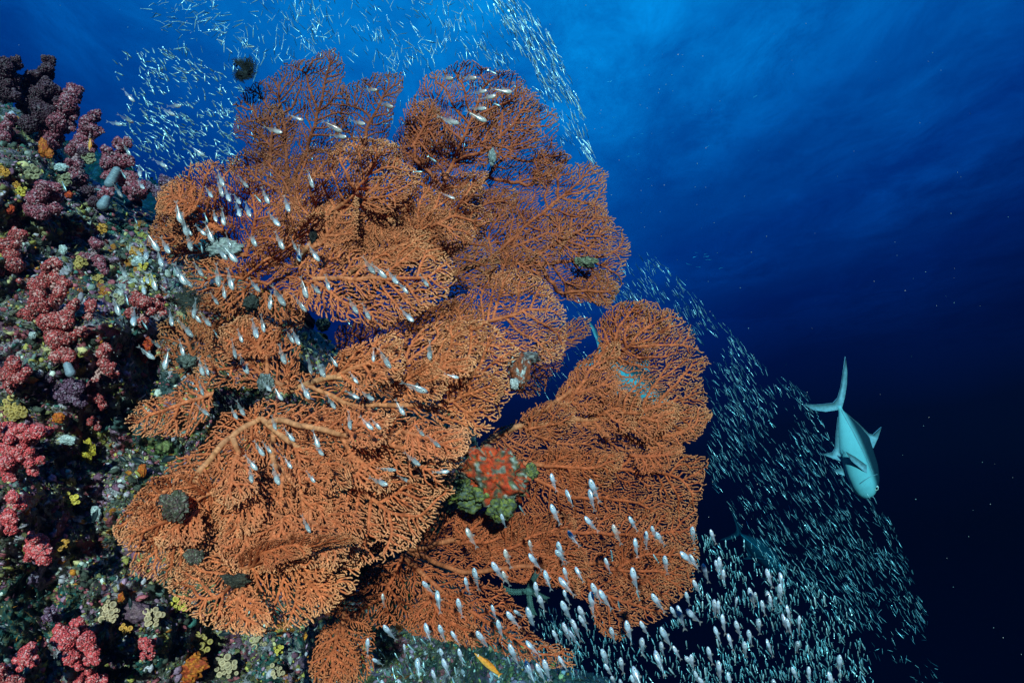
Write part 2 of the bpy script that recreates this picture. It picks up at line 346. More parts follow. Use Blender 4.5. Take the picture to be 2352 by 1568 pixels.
# ------------------------------------------------------------------ sea fans (space colonisation inside an outline)
def sc_grow(roots, poly, spacing, seed, ribs=(), bias=.55, clip=None):
    spacing = spacing*.39
    r = np.random.default_rng(seed); poly = np.array(poly, float)
    x0, y0 = poly.min(0); x1, y1 = poly.max(0)
    pts = [np.array(p, float) for p in roots]; par = [-1]*len(pts); dirs = [np.zeros(2) for _ in pts]
    rootc = np.mean(np.array(roots, float), 0)
    for rb in ribs:                                     # main ribs start along a given line
        rb = np.array(rb, float); last = int(np.argmin([np.hypot(*(q-rb[0])) for q in pts]))
        for a, b in zip(rb[:-1], rb[1:]):
            L = np.hypot(*(b-a)); k = max(1, int(L/(spacing*.9)))
            for s in range(1, k+1):
                q = a+(b-a)*s/k+r.normal(0, 1.6, 2); pts.append(q); par.append(last); dirs.append((b-a)/L); last = len(pts)-1
    N = 60000; X = np.zeros((N, 2)); DR = np.zeros((N, 2)); X[:len(pts)] = pts; DR[:len(pts)] = dirs; cnt = len(pts)
    par = np.array(par+[0]*(N-len(par)))
    for lv, sp in enumerate((spacing*13, spacing*5, spacing*1.9, spacing)):
        gx, gy = np.meshgrid(np.arange(x0, x1, sp*.72), np.arange(y0, y1, sp*.72))
        A = np.stack([gx.ravel(), gy.ravel()], -1); A = A+r.uniform(-.5, .5, A.shape)*sp*(.95 if lv < 3 else .85)
        ang = A*.045; wob = 7*np.sin(ang[:, 0]*1.3+seed)+6*np.sin(ang[:, 1]*1.7+seed*2)
        e = edgedist(A[:, 0], A[:, 1], poly); ins = inpoly(A[:, 0], A[:, 1], poly)
        sd = np.where(ins, e, -e)
        A = A[sd > wob*.6+r.normal(0, 2.5, len(A))+(0 if lv > 1 else sp*.25)]
        if lv < 3:
            hole = np.array([noise.noise(Vector((q[0]*.02, q[1]*.02, seed*.7+lv))) for q in A])
        else:
            hole = np.array([noise.noise(Vector((q[0]*.03, q[1]*.03, seed*.7+9))) for q in A])
        A = A[hole > (-.5 if lv < 3 else -.42)] if len(A) else A
        if clip is not None and len(A): A = A[inpoly(A[:, 0], A[:, 1], clip) | (edgedist(A[:, 0], A[:, 1], clip) < 5)]
        step = max(spacing*.6, min(sp*.3, spacing)); kill = sp*.62
        near = np.full(len(A), 1e9); ni = np.zeros(len(A), int)
        def upd(a, b):
            for s in range(a, b, 400):
                q = (X[s:min(b, s+400)]-rootc).astype(np.float32); A_ = (A-rootc).astype(np.float32)
                D = (q**2).sum(1)[None]-2*(A_@q.T); j = D.argmin(1); dm = np.sqrt(np.maximum(((A_-q[j])**2).sum(1), 0))
                up = dm < near; near[up] = dm[up]; ni[up] = j[up]+s
        upd(0, cnt)
        for it in range(int(900/step)):
            if cnt > N-3000: break
            keep = near > kill; A = A[keep]; near = near[keep]; ni = ni[keep]
            if not len(A): break
            act = near < sp*6
            if not act.any(): act = near <= np.sort(near)[min(5, len(near)-1)]
            idx = ni[act]; v = A[act]-X[idx]; v /= np.linalg.norm(v, axis=1, keepdims=True)+1e-9
            ref = X[idx]-rootc; ref /= np.linalg.norm(ref, axis=1, keepdims=True)+1e-9
            loc = ref*.7+DR[idx]*.7; loc /= np.linalg.norm(loc, axis=1, keepdims=True)+1e-9
            dt = (v*loc).sum(1); wt = np.clip(dt+.15, .0, 1)**1.5+.001
            fw = dt > (.0 if lv < 2 else .35)
            if fw.sum() < 3 and fw.sum() < len(fw)*.02: fw[:] = True
            idx = idx[fw]; v = v[fw]; wt = wt[fw]
            sx = np.zeros((cnt, 2)); np.add.at(sx, idx, v*wt[:, None]); has = np.unique(idx)
            g = sx[has]; g /= np.linalg.norm(g, axis=1, keepdims=True)+1e-9
            out = X[has]-rootc; out /= np.linalg.norm(out, axis=1, keepdims=True)+1e-9
            g = g+bias*DR[has]+(.5 if lv < 2 else .8)*out+r.normal(0, .22, g.shape); g /= np.linalg.norm(g, axis=1, keepdims=True)+1e-9
            new = X[has]+g*step
            ch = np.bincount(par[:cnt][par[:cnt] >= 0], minlength=cnt)
            good = (ch[has] < 2) | ((r.random(len(has)) < .04) & (ch[has] < 3))
            good &= r.random(len(has)) < .8
            if not good.any(): 
                if it > 60: break
                continue
            new = new[good]; hs = has[good]; g = g[good]
            k = len(new); X[cnt:cnt+k] = new; DR[cnt:cnt+k] = g; par[cnt:cnt+k] = hs; a = cnt; cnt += k; upd(a, cnt)
    X = X[:cnt]
    off = np.array([(noise.noise(Vector((q[0]*.035, q[1]*.035, seed+5.5)))*5+noise.noise(Vector((q[0]*.1, q[1]*.1, seed+1.5)))*3.2,
                     noise.noise(Vector((q[0]*.035, q[1]*.035, seed+25.5)))*5+noise.noise(Vector((q[0]*.1, q[1]*.1, seed+21.5)))*3.2) for q in X])
    return X+off, par[:cnt]
def smooth_tree(X, par, it=3):
    n = len(X); sz = np.ones(n); main = -np.ones(n, int)
    for i in range(n-1, -1, -1):
        if par[i] >= 0:
            sz[par[i]] += sz[i]
            if main[par[i]] < 0 or sz[i] > sz[main[par[i]]]: main[par[i]] = i
    k = np.where((par >= 0) & (main >= 0))[0]
    for _ in range(it):
        Y = X.copy(); Y[k] = .5*X[k]+.25*X[par[k]]+.25*X[main[k]]; X = Y
    k = k[sz[k] > 120]
    for _ in range(22):
        Y = X.copy(); Y[k] = .4*X[k]+.3*X[par[k]]+.3*X[main[k]]; X = Y
    return X
def wave(x, y, seed, d):
    return np.array([noise.noise(Vector((a*.006+seed*3.1, b*.006, seed)))*.6+noise.noise(Vector((a*.017+seed, b*.017, seed*2)))*.28+noise.noise(Vector((a*.05, b*.05, seed)))*.05 for a, b in zip(x, y)])
FANS = []
def sea_fan(label, roots, poly, d0, slope=(0, 0), amp=.10, ribs=(), spacing=8.6, seed=1, tint=(1, 1, 1), rt=1.95, rim=.05, lift=.10, cross=.35, lobes=None):
    if d0 > 1.7: spacing *= .70; rt *= .80
    elif d0 > 1.5: spacing *= .85; rt *= .9
    else: spacing *= .93; rt *= .95
    X, par = sc_grow(roots, poly, spacing, seed, ribs); X = smooth_tree(X, par)
    r = np.random.default_rng(seed+99)
    rc = np.array(roots[0], float); dist = np.hypot(X[:, 0]-rc[0], X[:, 1]-rc[1]); mx = dist.max()
    def depth(X_, f): return d0+slope[0]*(X_[:, 0]-rc[0])/400+slope[1]*(X_[:, 1]-rc[1])/400+amp*wave(X_[:, 0], X_[:, 1], seed, 0)-rim*f**3
    D = depth(X, dist/mx); rimv = dist/mx
    # ruffled side lobes lifting off the main blade towards the light
    pa_ = np.array(poly, float); area = .5*abs(np.dot(pa_[:, 0], np.roll(pa_[:, 1], 1))-np.dot(pa_[:, 1], np.roll(pa_[:, 0], 1)))
    if d0 > 1.7: lift = .035
    nl = (int(area/14000) if d0 > 1.74 else int(area/(20000 if d0 > 1.56 else 13000))) if lobes is None else lobes
    n0 = len(X); used_ = []
    for q in range(nl):
        for _try in range(40):
            j = int(r.integers(0, n0)); f_ = dist[j]/mx
            if .12 < f_ < .72 and all(np.hypot(*(X[j]-X[u])) > 48 for u in used_): break
        else: continue
        used_.append(j); fl = (X[j]-rc)/max(1e-6, dist[j]); a_ = math.atan2(fl[1], fl[0])+r.uniform(-.55, .55)
        L_ = r.uniform(110, 200); w0 = L_*r.uniform(.36, .5); ps = []
        for t_ in np.linspace(0, 1, 12):
            hw = w0*math.sin(math.pi*min(1, t_**.75*.93+.04))**.8*(1+.12*math.sin(9*t_+q)); ps.append((t_*L_, hw))
        out_ = ps+[(x_, -h_) for x_, h_ in ps[::-1]]
        pl_ = [(X[j, 0]+x_*math.cos(a_)-y_*math.sin(a_), X[j, 1]+x_*math.sin(a_)+y_*math.cos(a_)) for x_, y_ in out_]
        pc = np.array(pl_)
        if not inpoly(np.array([pc[:, 0].mean()]), np.array([pc[:, 1].mean()]), pa_)[0]: continue
        X2, p2 = sc_grow([X[j]], pl_, spacing, seed*31+q, clip=pa_); X2 = smooth_tree(X2, p2)
        if len(X2) < 30: continue
        t2 = np.hypot(X2[:, 0]-X[j, 0], X2[:, 1]-X[j, 1]); m2 = t2.max(); la = math.sin(a_)*(X2[:, 0]-X[j, 0])-math.cos(a_)*(X2[:, 1]-X[j, 1])
        D2 = D[j]-lift*(t2/m2)**.8*r.uniform(.6, 1.4)-.0006*la*r.choice((-1, 1))+.05*wave(X2[:, 0], X2[:, 1], seed+q+50, 0)-.004
        off = len(X); p2 = np.where(p2 < 0, j, p2+off)
        X = np.vstack([X, X2]); par = np.concatenate([par, p2]); D = np.concatenate([D, D2]); rimv = np.concatenate([rimv, t2/m2])
    n = len(X); dist = rimv*mx
    kids = np.bincount(par[par >= 0], minlength=n); w_ = (kids == 0).astype(float)
    gen = np.zeros(n)
    for i in range(n-1, -1, -1):
        if par[i] >= 0: w_[par[i]] += w_[i]; gen[par[i]] = max(gen[par[i]], gen[i]+1)
    rad = .74*rt*np.maximum(w_, 1)**.205*(np.where(w_ > 8, 1, .93+.14*r.random(n))); rad = np.minimum(rad, 7.5)
    rad = np.where(gen == 0, rad*.8, rad)
    D = D+np.where(w_ > 12, 0, r.normal(0, .0015, n))
    Pw = P(X[:, 0], X[:, 1], D); rw = rad*D/F
    view = Pw/np.linalg.norm(Pw, axis=1, keepdims=True)
    dr = np.zeros_like(Pw); m = par >= 0; dr[m] = Pw[m]-Pw[par[m]]
    for i in np.where(~m)[0]:
        k = np.where(par == i)[0]; dr[i] = (Pw[k].mean(0)-Pw[i]) if len(k) else (0, 0, .01)
    dr /= np.linalg.norm(dr, axis=1, keepdims=True)+1e-9
    u = np.cross(dr, view); u /= np.linalg.norm(u, axis=1, keepdims=True)+1e-9; v = np.cross(u, dr)
    K = 6; a = np.arange(K)/K*2*math.pi
    ring = Pw[:, None]+rw[:, None, None]*(np.cos(a)[None, :, None]*u[:, None]+np.sin(a)[None, :, None]*v[:, None])
    V = ring.reshape(-1, 3); kk = np.arange(K); k2 = (kk+1) % K
    ed = np.where(m)[0]; pa = par[ed]
    # cross links between neighbouring twigs (the net of a sea fan)
    ex = []
    cell = {}
    for i in range(n): cell.setdefault((int(X[i, 0]//9), int(X[i, 1]//9)), []).append(i)
    for i in np.where(kids == 0)[0]:
        if r.random() > cross or dist[i] > .93*mx: continue
        cx, cy = int(X[i, 0]//9), int(X[i, 1]//9); best = None; bd = spacing*.85
        anc = {i}; q = i
        for _ in range(9):
            q = par[q]
            if q < 0: break
            anc.add(q)
        for ox in (-1, 0, 1):
            for oy in (-1, 0, 1):
                for j in cell.get((cx+ox, cy+oy), ()):
                    if j in anc or abs(D[i]-D[j]) > .02: continue
                    dd = math.hypot(X[i, 0]-X[j, 0], X[i, 1]-X[j, 1])
                    if dd < bd: bd = dd; best = j
        if best is not None: ex.append((best, i))
    if ex:
        ex = np.array(ex); ed = np.concatenate([ed, ex[:, 1]]); pa = np.concatenate([pa, ex[:, 0]])
    Fc = np.stack([pa[:, None]*K+kk, pa[:, None]*K+k2, ed[:, None]*K+k2, ed[:, None]*K+kk], -1).reshape(-1, 4)
    er = np.repeat(rad[ed], K)
    # tips capped
    tp = np.where(kids == 0)[0]
    cap = np.stack([tp*K, tp*K+1, tp*K+2, tp*K+3], -1); cap2 = np.stack([tp*K+3, tp*K+4, tp*K+5, tp*K], -1)
    tipf = np.clip(1-gen/14., 0, 1)[:, None]; rimf = np.clip((dist/mx-.55)/.45, 0, 1)[:, None]
    ca = np.array((.60, .142, .056)); cb = np.array((.80, .34, .17)); rib = np.array((.60, .26, .13))
    col = ca+(cb-ca)*(tipf*(.25+.75*rimf)); bigf = np.clip((rad-4.5)/4, 0, 1)[:, None]; col = col*(1-bigf)+rib*bigf
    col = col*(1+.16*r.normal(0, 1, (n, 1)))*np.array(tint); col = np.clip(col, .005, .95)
    cv = np.repeat(col, K, 0)
    base = Pw[0]; root = empty('sea_fan', base, label, 'sea fan', 'orange sea fans on the reef')
    stem = er > 4.2
    def part(nm, FF):
        used = np.unique(FF); mp = -np.ones(len(V), int); mp[used] = np.arange(len(used))
        mesh(nm, V[used], mp[FF], M_fan, cv[used], root, base=base)
    if stem.any(): part('stem', Fc[stem])
    part('branches', np.vstack([Fc[~stem], cap, cap2]))
    FANS.append((label, X, D))
    return root
T0 = (1, 1, 1); TB = (.60, .52, .55); TM = (.74, .66, .64)  # TB, TM: shade on the rear fans painted into their colour
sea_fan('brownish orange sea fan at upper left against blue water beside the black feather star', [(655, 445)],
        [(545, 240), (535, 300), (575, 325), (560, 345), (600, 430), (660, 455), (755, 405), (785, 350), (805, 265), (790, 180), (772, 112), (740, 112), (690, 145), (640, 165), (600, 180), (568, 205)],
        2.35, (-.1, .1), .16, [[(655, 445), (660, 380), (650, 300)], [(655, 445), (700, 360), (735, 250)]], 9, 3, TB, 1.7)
sea_fan('narrow orange sea fan lobe standing between the two tall upper fans', [(825, 372)],
        [(790, 205), (850, 170), (932, 160), (925, 205), (905, 262), (888, 315), (862, 350), (815, 375), (770, 340), (772, 260)],
        2.28, (0, 0), .12, [[(825, 372), (845, 290), (880, 220)]], 9, 4, TB, 1.7)
sea_fan('tall orange sea fan reaching up at top centre, seen against blue water', [(960, 560)],
        [(1000, 165), (1060, 138), (1120, 150), (1190, 180), (1250, 240), (1285, 290), (1262, 330), (1305, 365), (1250, 430), (1150, 500), (1000, 565), (930, 500), (885, 380), (905, 300), (945, 230), (975, 190)],
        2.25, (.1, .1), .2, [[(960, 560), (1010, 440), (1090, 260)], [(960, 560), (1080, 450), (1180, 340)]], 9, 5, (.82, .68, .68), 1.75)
sea_fan('broad orange sea fan spreading furthest right into blue water, with forked midrib', [(1010, 640)],
        [(1050, 560), (1120, 490), (1230, 430), (1290, 378), (1355, 368), (1392, 400), (1395, 450), (1388, 495), (1435, 518), (1450, 575), (1432, 640), (1400, 705), (1345, 690), (1290, 690), (1200, 685), (1100, 668), (1035, 655), (1010, 610)],
        2.15, (.15, 0), .2, [[(1010, 640), (1120, 600), (1210, 520), (1290, 450)], [(1120, 600), (1260, 605), (1370, 590)], [(1080, 612), (1180, 650)]], 9.2, 6, (.85, .72, .7), 1.85)
sea_fan('tangled orange fan lobe behind the silver glassfish at upper left', [(690, 500)],
        [(520, 375), (560, 340), (640, 372), (720, 340), (800, 318), (765, 420), (700, 500), (600, 470), (540, 420)],
        2.05, (0, 0), .14, [], 9, 7, TM, 1.8)
sea_fan('steep orange sea fan with pale upright tips in the upper centre', [(680, 610)],
        [(640, 480), (700, 410), (780, 330), (850, 308), (910, 338), (925, 380), (960, 400), (955, 470), (900, 540), (800, 610), (700, 620), (640, 560)],
        1.86, (.1, .25), .22, [[(680, 610), (760, 500), (850, 400)]], 8.6, 8, T0, 2.0)
sea_fan('orange sea fan with long pale twigs pointing right above the centre', [(800, 630)],
        [(850, 500), (960, 412), (1050, 405), (1120, 393), (1105, 425), (1060, 462), (1128, 498), (1115, 535), (1040, 585), (950, 605), (860, 650), (800, 640)],
        1.9, (-.2, .2), .2, [[(800, 630), (920, 560), (1050, 490)], [(920, 560), (1000, 480)]], 9, 9, T0, 2.0)
sea_fan('orange sea fan at the far upper left crossed by many silver glassfish', [(560, 590)],
        [(430, 392), (480, 368), (540, 378), (600, 420), (655, 440), (655, 500), (640, 570), (560, 610), (470, 612), (400, 602), (342, 560), (358, 500), (372, 440)],
        1.78, (-.15, .15), .18, [[(560, 590), (500, 520), (440, 460)], [(560, 590), (590, 500)]], 8.8, 10, (.95, .85, .8), 1.9)
sea_fan('central orange sea fan with thick twigs and a round right edge', [(720, 640)],
        [(760, 560), (860, 575), (960, 545), (1030, 580), (1046, 630), (1022, 690), (950, 728), (880, 752), (830, 745), (770, 735), (700, 720), (650, 690), (690, 600)],
        1.6, (.0, -.1), .16, [[(720, 640), (830, 640), (930, 640)], [(720, 640), (790, 690)]], 9.4, 11, (1.05, 1.05, 1.0), 2.25)
sea_fan('orange sea fan left of the centre below the pale sponge, with dark hollows', [(600, 650)],
        [(420, 640), (430, 595), (520, 590), (620, 600), (700, 610), (720, 680), (690, 740), (600, 715), (520, 720), (450, 700)],
        1.68, (-.1, 0), .16, [[(600, 650), (500, 630)]], 8.8, 12, (.95, .88, .82), 1.95)
sea_fan('fan shaped orange coral lobe right of centre with parallel rising twigs', [(1010, 790)],
        [(1025, 710), (1080, 660), (1130, 632), (1200, 622), (1262, 660), (1302, 722), (1306, 775), (1290, 832), (1200, 840), (1080, 815), (1010, 800)],
        1.72, (.1, 0), .14, [[(1010, 790), (1120, 740), (1220, 710)]], 9.2, 13, T0, 2.05)
sea_fan('small dim orange fan lobe sticking out behind the fan right of centre', [(1150, 840)],
        [(1240, 790), (1300, 735), (1358, 728), (1350, 762), (1312, 805), (1285, 845), (1262, 860), (1255, 890), (1200, 915), (1140, 890), (1150, 820)],
        1.95, (0, 0), .1, [[(1150, 840), (1240, 815), (1300, 770)]], 9, 14, TM, 1.85)
sea_fan('wide orange sea fan across the centre with a thick smooth midrib running right', [(660, 900)],
        [(640, 860), (730, 850), (800, 800), (900, 765), (1000, 745), (1080, 735), (1160, 760), (1196, 800), (1165, 850), (1182, 900), (1150, 960), (1100, 1002), (1020, 970), (900, 950), (800, 935), (700, 920)],
        1.5, (.05, -.05), .15, [[(660, 900), (760, 862), (880, 880), (1010, 860), (1110, 850)], [(700, 880), (800, 930), (960, 930)]], 9.6, 15, (1.05, 1.05, 1), 2.3)
sea_fan('curled orange sea fan lobe left of the dark central hollow', [(650, 890)],
        [(440, 832), (480, 770), (560, 728), (640, 755), (690, 800), (690, 860), (650, 910), (590, 890), (560, 885), (500, 895), (450, 872)],
        1.58, (-.15, 0), .18, [[(650, 890), (560, 830)]], 9, 16, (1, .95, .92), 2.1)
sea_fan('flat pale orange fan pointing left over the dark reef hollow', [(490, 905)],
        [(272, 972), (330, 930), (400, 890), (450, 862), (500, 895), (480, 960), (430, 1002), (370, 1006), (310, 992)],
        1.42, (.1, .0), .08, [[(490, 905), (400, 935), (320, 962)]], 9.4, 17, (1, 1, 1), 2.1)
sea_fan('small sparse brown sea fan beside the red sponge on the reef', [(450, 850)],
        [(350, 790), (368, 740), (430, 726), (492, 760), (490, 840), (440, 868), (385, 850)],
        1.6, (.0, .0), .08, [], 11, 18, (.75, .75, .7), 1.8)
sea_fan('largest orange sea fan filling the lower left, thick ribs running downward', [(600, 960)],
        [(440, 1040), (520, 950), (600, 915), (760, 930), (900, 950), (1000, 980), (1085, 990), (1058, 1060), (1010, 1110), (1035, 1128), (1000, 1190), (960, 1245), (880, 1285), (800, 1300), (700, 1300), (560, 1320), (440, 1345), (350, 1342), (300, 1315), (312, 1270), (272, 1252), (258, 1220), (300, 1160), (350, 1100), (400, 1060)],
        1.40, (.0, -.1), .13, [[(600, 960), (530, 1000), (460, 1080), (400, 1170)], [(530, 1000), (570, 1090), (590, 1180), (560, 1270)], [(600, 960), (700, 1040), (820, 1120), (900, 1180)], [(620, 960), (760, 990), (900, 1020)], [(590, 1180), (640, 1250)]], 9.4, 19, (1.02, 1, .97), 2.2, rim=.08)
sea_fan('orange fan skirt with long hanging tips at the bottom of the colony', [(600, 1262)],
        [(390, 1340), (420, 1290), (500, 1280), (600, 1250), (700, 1240), (800, 1240), (832, 1290), (812, 1350), (762, 1392), (690, 1432), (610, 1458), (530, 1448), (450, 1422), (408, 1390)],
        1.27, (.05, -.15), .10, [[(600, 1262), (540, 1340)], [(600, 1262), (690, 1330)]], 9.8, 20, (1.08, 1.08, 1), 2.25)
sea_fan('round topped orange sea fan at right with the shining fish behind it', [(1105, 1020)],
        [(1380, 800), (1375, 740), (1420, 700), (1480, 690), (1550, 720), (1600, 770), (1622, 830), (1615, 900), (1632, 960), (1590, 1010), (1540, 1040), (1450, 1045), (1300, 1045), (1180, 1060), (1105, 1022), (1200, 950), (1270, 920), (1330, 840)],
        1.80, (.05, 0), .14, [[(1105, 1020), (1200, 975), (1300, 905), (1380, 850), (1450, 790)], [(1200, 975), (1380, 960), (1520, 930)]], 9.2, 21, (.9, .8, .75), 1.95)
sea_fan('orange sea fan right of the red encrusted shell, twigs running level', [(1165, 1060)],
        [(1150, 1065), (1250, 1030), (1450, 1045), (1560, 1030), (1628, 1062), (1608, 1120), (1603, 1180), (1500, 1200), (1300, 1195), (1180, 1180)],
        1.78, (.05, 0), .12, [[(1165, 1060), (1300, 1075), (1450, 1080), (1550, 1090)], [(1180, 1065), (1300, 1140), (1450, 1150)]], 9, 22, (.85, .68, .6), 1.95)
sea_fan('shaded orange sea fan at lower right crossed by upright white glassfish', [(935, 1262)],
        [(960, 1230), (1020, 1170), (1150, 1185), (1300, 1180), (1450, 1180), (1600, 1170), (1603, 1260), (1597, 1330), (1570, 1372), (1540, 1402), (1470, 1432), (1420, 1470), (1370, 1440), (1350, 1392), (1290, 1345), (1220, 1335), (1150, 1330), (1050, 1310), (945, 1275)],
        1.76, (.05, 0), .12, [[(935, 1262), (1060, 1315), (1200, 1300), (1400, 1290), (1520, 1280)], [(935, 1262), (1100, 1230), (1300, 1220), (1500, 1230)], [(1300, 1295), (1400, 1370)]], 8.8, 23, (.82, .62, .55), 1.9)  # tints of the lower right fans paint their shade into the colour
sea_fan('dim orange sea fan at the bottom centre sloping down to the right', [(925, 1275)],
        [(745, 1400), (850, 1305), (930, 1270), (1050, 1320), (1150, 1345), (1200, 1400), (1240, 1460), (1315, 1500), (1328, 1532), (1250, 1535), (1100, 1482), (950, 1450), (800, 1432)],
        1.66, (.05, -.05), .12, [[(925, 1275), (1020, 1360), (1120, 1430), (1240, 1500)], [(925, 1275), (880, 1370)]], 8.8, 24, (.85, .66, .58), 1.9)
sea_fan('small orange fan hanging at the bottom edge left of the white glassfish', [(790, 1400)],
        [(745, 1440), (800, 1395), (855, 1440), (862, 1500), (842, 1552), (800, 1600), (730, 1600), (712, 1530)],
        1.6, (0, 0), .08, [[(790, 1400), (785, 1500)]], 9, 25, (.95, .8, .72), 1.95)
sea_fan('thin folded orange fan rim standing edge on across the upper centre', [(560, 640)],
        [(545, 620), (600, 570), (660, 540), (700, 500), (750, 480), (760, 500), (700, 560), (640, 610), (570, 650)],
        1.62, (.2, .6), .08, [], 7, 26, (1.08, 1.08, 1), 1.9)
sea_fan('dark folded orange fan ruffle above the hanging skirt at lower left', [(560, 1300)],
        [(520, 1320), (560, 1270), (620, 1240), (700, 1225), (790, 1225), (820, 1240), (740, 1262), (640, 1290), (580, 1335), (530, 1345)],
        1.25, (.05, .9), .06, [], 7, 27, (.75, .7, .65), 1.8)
# layers of the same colony behind the front fans, their shade painted as dark tint
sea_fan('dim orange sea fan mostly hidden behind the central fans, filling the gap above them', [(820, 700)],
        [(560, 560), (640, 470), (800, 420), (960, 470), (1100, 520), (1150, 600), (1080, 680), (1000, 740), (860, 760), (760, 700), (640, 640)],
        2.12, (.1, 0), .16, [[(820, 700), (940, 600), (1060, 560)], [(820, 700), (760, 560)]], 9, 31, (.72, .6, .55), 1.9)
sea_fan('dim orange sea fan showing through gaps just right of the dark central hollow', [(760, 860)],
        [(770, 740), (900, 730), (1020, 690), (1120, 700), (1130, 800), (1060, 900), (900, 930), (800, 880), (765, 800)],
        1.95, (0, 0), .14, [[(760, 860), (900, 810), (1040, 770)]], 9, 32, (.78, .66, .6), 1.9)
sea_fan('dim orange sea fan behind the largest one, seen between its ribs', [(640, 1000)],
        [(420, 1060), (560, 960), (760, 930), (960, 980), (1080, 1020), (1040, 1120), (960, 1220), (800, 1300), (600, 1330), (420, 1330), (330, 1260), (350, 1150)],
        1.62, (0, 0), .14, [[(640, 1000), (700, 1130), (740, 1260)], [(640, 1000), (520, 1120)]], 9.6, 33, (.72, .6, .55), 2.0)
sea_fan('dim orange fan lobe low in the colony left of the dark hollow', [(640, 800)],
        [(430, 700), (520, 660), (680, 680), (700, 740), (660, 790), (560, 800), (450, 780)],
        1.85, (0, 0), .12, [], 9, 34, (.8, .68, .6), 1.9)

# ------------------------------------------------------------------ soft corals
def norm(v): return v/np.linalg.norm(v)
SC_COL = {'dark': ((.085, .02, .035), (.16, .07, .10)), 'maroon': ((.34, .055, .085), (.66, .36, .42)),
          'red': ((.50, .055, .055), (.85, .45, .42)), 'pink': ((.78, .075, .085), (.92, .42, .42)), 'lilac': ((.17, .06, .12), (.38, .25, .34))}
def soft_coral(label, blobs, tone, off=.03, stalks=(), psz=1.9, cat='soft coral', name='soft_coral'):
    xs = np.array([b[0] for b in blobs], float); ys = np.array([b[1] for b in blobs], float); rs = np.array([b[2] for b in blobs], float)
    ex, ey, er_ = [], [], []
    for k in range(len(xs)):
        for _ in range(4):
            a = rng.uniform(0, 6.283); ex.append(xs[k]+rs[k]*.85*math.cos(a)); ey.append(ys[k]+rs[k]*.85*math.sin(a)); er_.append(rs[k]*rng.uniform(.3, .5))
        if k and math.hypot(xs[k]-xs[k-1], ys[k]-ys[k-1]) < 2.6*(rs[k]+rs[k-1])/2: ex.append((xs[k]+xs[k-1])/2); ey.append((ys[k]+ys[k-1])/2); er_.append(min(rs[k], rs[k-1])*.8)
    nb = len(xs); xs = np.concatenate([xs, ex]); ys = np.concatenate([ys, ey]); rs = np.concatenate([rs*.86, er_]); blobs = [0]*len(xs)
    cx, cy = xs.mean(), ys.mean(); dc = min(float(rd(cx, cy)), float(reef_d(np.array([cx]), np.array([cy]))[0])+.15)-off
    c = P(xs, ys, dc+rng.uniform(-.03, .03, len(xs))-rs*.3*dc/F)
    base = P(cx, cy, dc+.05)
    root = empty(name, base, label, cat, 'soft corals on the reef wall')
    col, spk = [np.array(q) for q in SC_COL[tone]]
    Vs, Fs, Cs = [], [], []; o = 0
    cen, rad, cl = [], [], []
    for k in range(len(blobs)):
        R = rs[k]*dc/F; n = int((rs[k]/psz)**2*3.4)+8
        view = norm(c[k]); dv = rng.normal(size=(n*2, 3)); dv /= np.linalg.norm(dv, axis=1, keepdims=True); dv = dv[dv@view < .35][:n]
        n = len(dv); lobes = rng.normal(size=(6, 3)); lobes /= np.linalg.norm(lobes, axis=1, keepdims=True)
        bulge = 1+.20*np.clip((dv@lobes.T).max(1)-.72, 0, 1)/.28
        cen.append(c[k]+dv*R*.90*bulge[:, None]); pr = psz*dc/F*rng.uniform(.6, 1.3, n); rad.append(pr)
        s = (rng.random((n, 1)) < .16)*rng.uniform(.5, 1, (n, 1)); q = col*rng.uniform(.4, 1.35, (n, 1))*np.array((1, 1, 1)); cl.append(q*(1-s)+spk*s)
    cen = np.vstack(cen); rad = np.concatenate(rad); cl = np.clip(np.vstack(cl), 0, .95)
    V, Fc, cc = balls(cen, rad, cl, 1, .4, .22)
    mesh('polyp_clusters', V, Fc, M_polyp, cc, root, base=base)
    # the fleshy branches inside, joined to the rock
    V1, F1, c1 = balls(c, rs*dc/F*.86, np.repeat([spk*.45+col*.35], len(c), 0), 3, .1, 0)
    seg = []
    for k in range(len(blobs)):
        a = c[k]; b = c[k-1]*.5+base*.5 if k else base
        for t_ in np.linspace(0, 1, 7): seg.append(a*(1-t_)+b*t_)
    seg = np.array(seg); V2, F2, c2 = balls(seg, np.full(len(seg), np.median(rs)*.5*dc/F), np.repeat([spk*.6+col*.2], len(seg), 0), 2, .1)
    mesh('fleshy_branches', np.vstack([V1, V2]), np.vstack([F1, F2+len(V1)]), M_polyp, np.vstack([c1, c2]), root, base=base)
    for (x0, y0, r0, x1, y1, r1) in stalks:
        tt = np.linspace(0, 1, 9); cs = P(x0+(x1-x0)*tt, y0+(y1-y0)*tt, dc-.03-(r0+(r1-r0)*tt)*dc/F*.4)
        V3, F3, c3 = balls(cs, (r0+(r1-r0)*tt)*dc/F, np.repeat([(.22, .26, .32)], 9, 0), 3, .05)
        mesh('stalk', V3, F3, M_polyp, c3, root, base=base)
    return root
soft_coral('nearly black bushy soft coral at the top left corner of the reef', [(10, 150, 20), (36, 148, 15), (8, 185, 24), (30, 180, 16), (20, 215, 22)], 'dark', .0)
soft_coral('tallest dark maroon soft coral rising against blue water at upper left', [(112, 142, 15), (106, 170, 17), (76, 182, 18), (58, 202, 17), (108, 205, 24), (78, 228, 28), (98, 258, 28), (66, 285, 20), (130, 242, 16), (60, 245, 18)], 'dark', -.04)
soft_coral('maroon soft coral with a rounded head right of the tallest one', [(166, 216, 20), (150, 240, 22), (168, 258, 15), (130, 282, 24), (110, 305, 22), (158, 288, 16), (126, 326, 18), (100, 330, 16)], 'maroon', -.02, [(98, 262, 9, 110, 285, 7)])
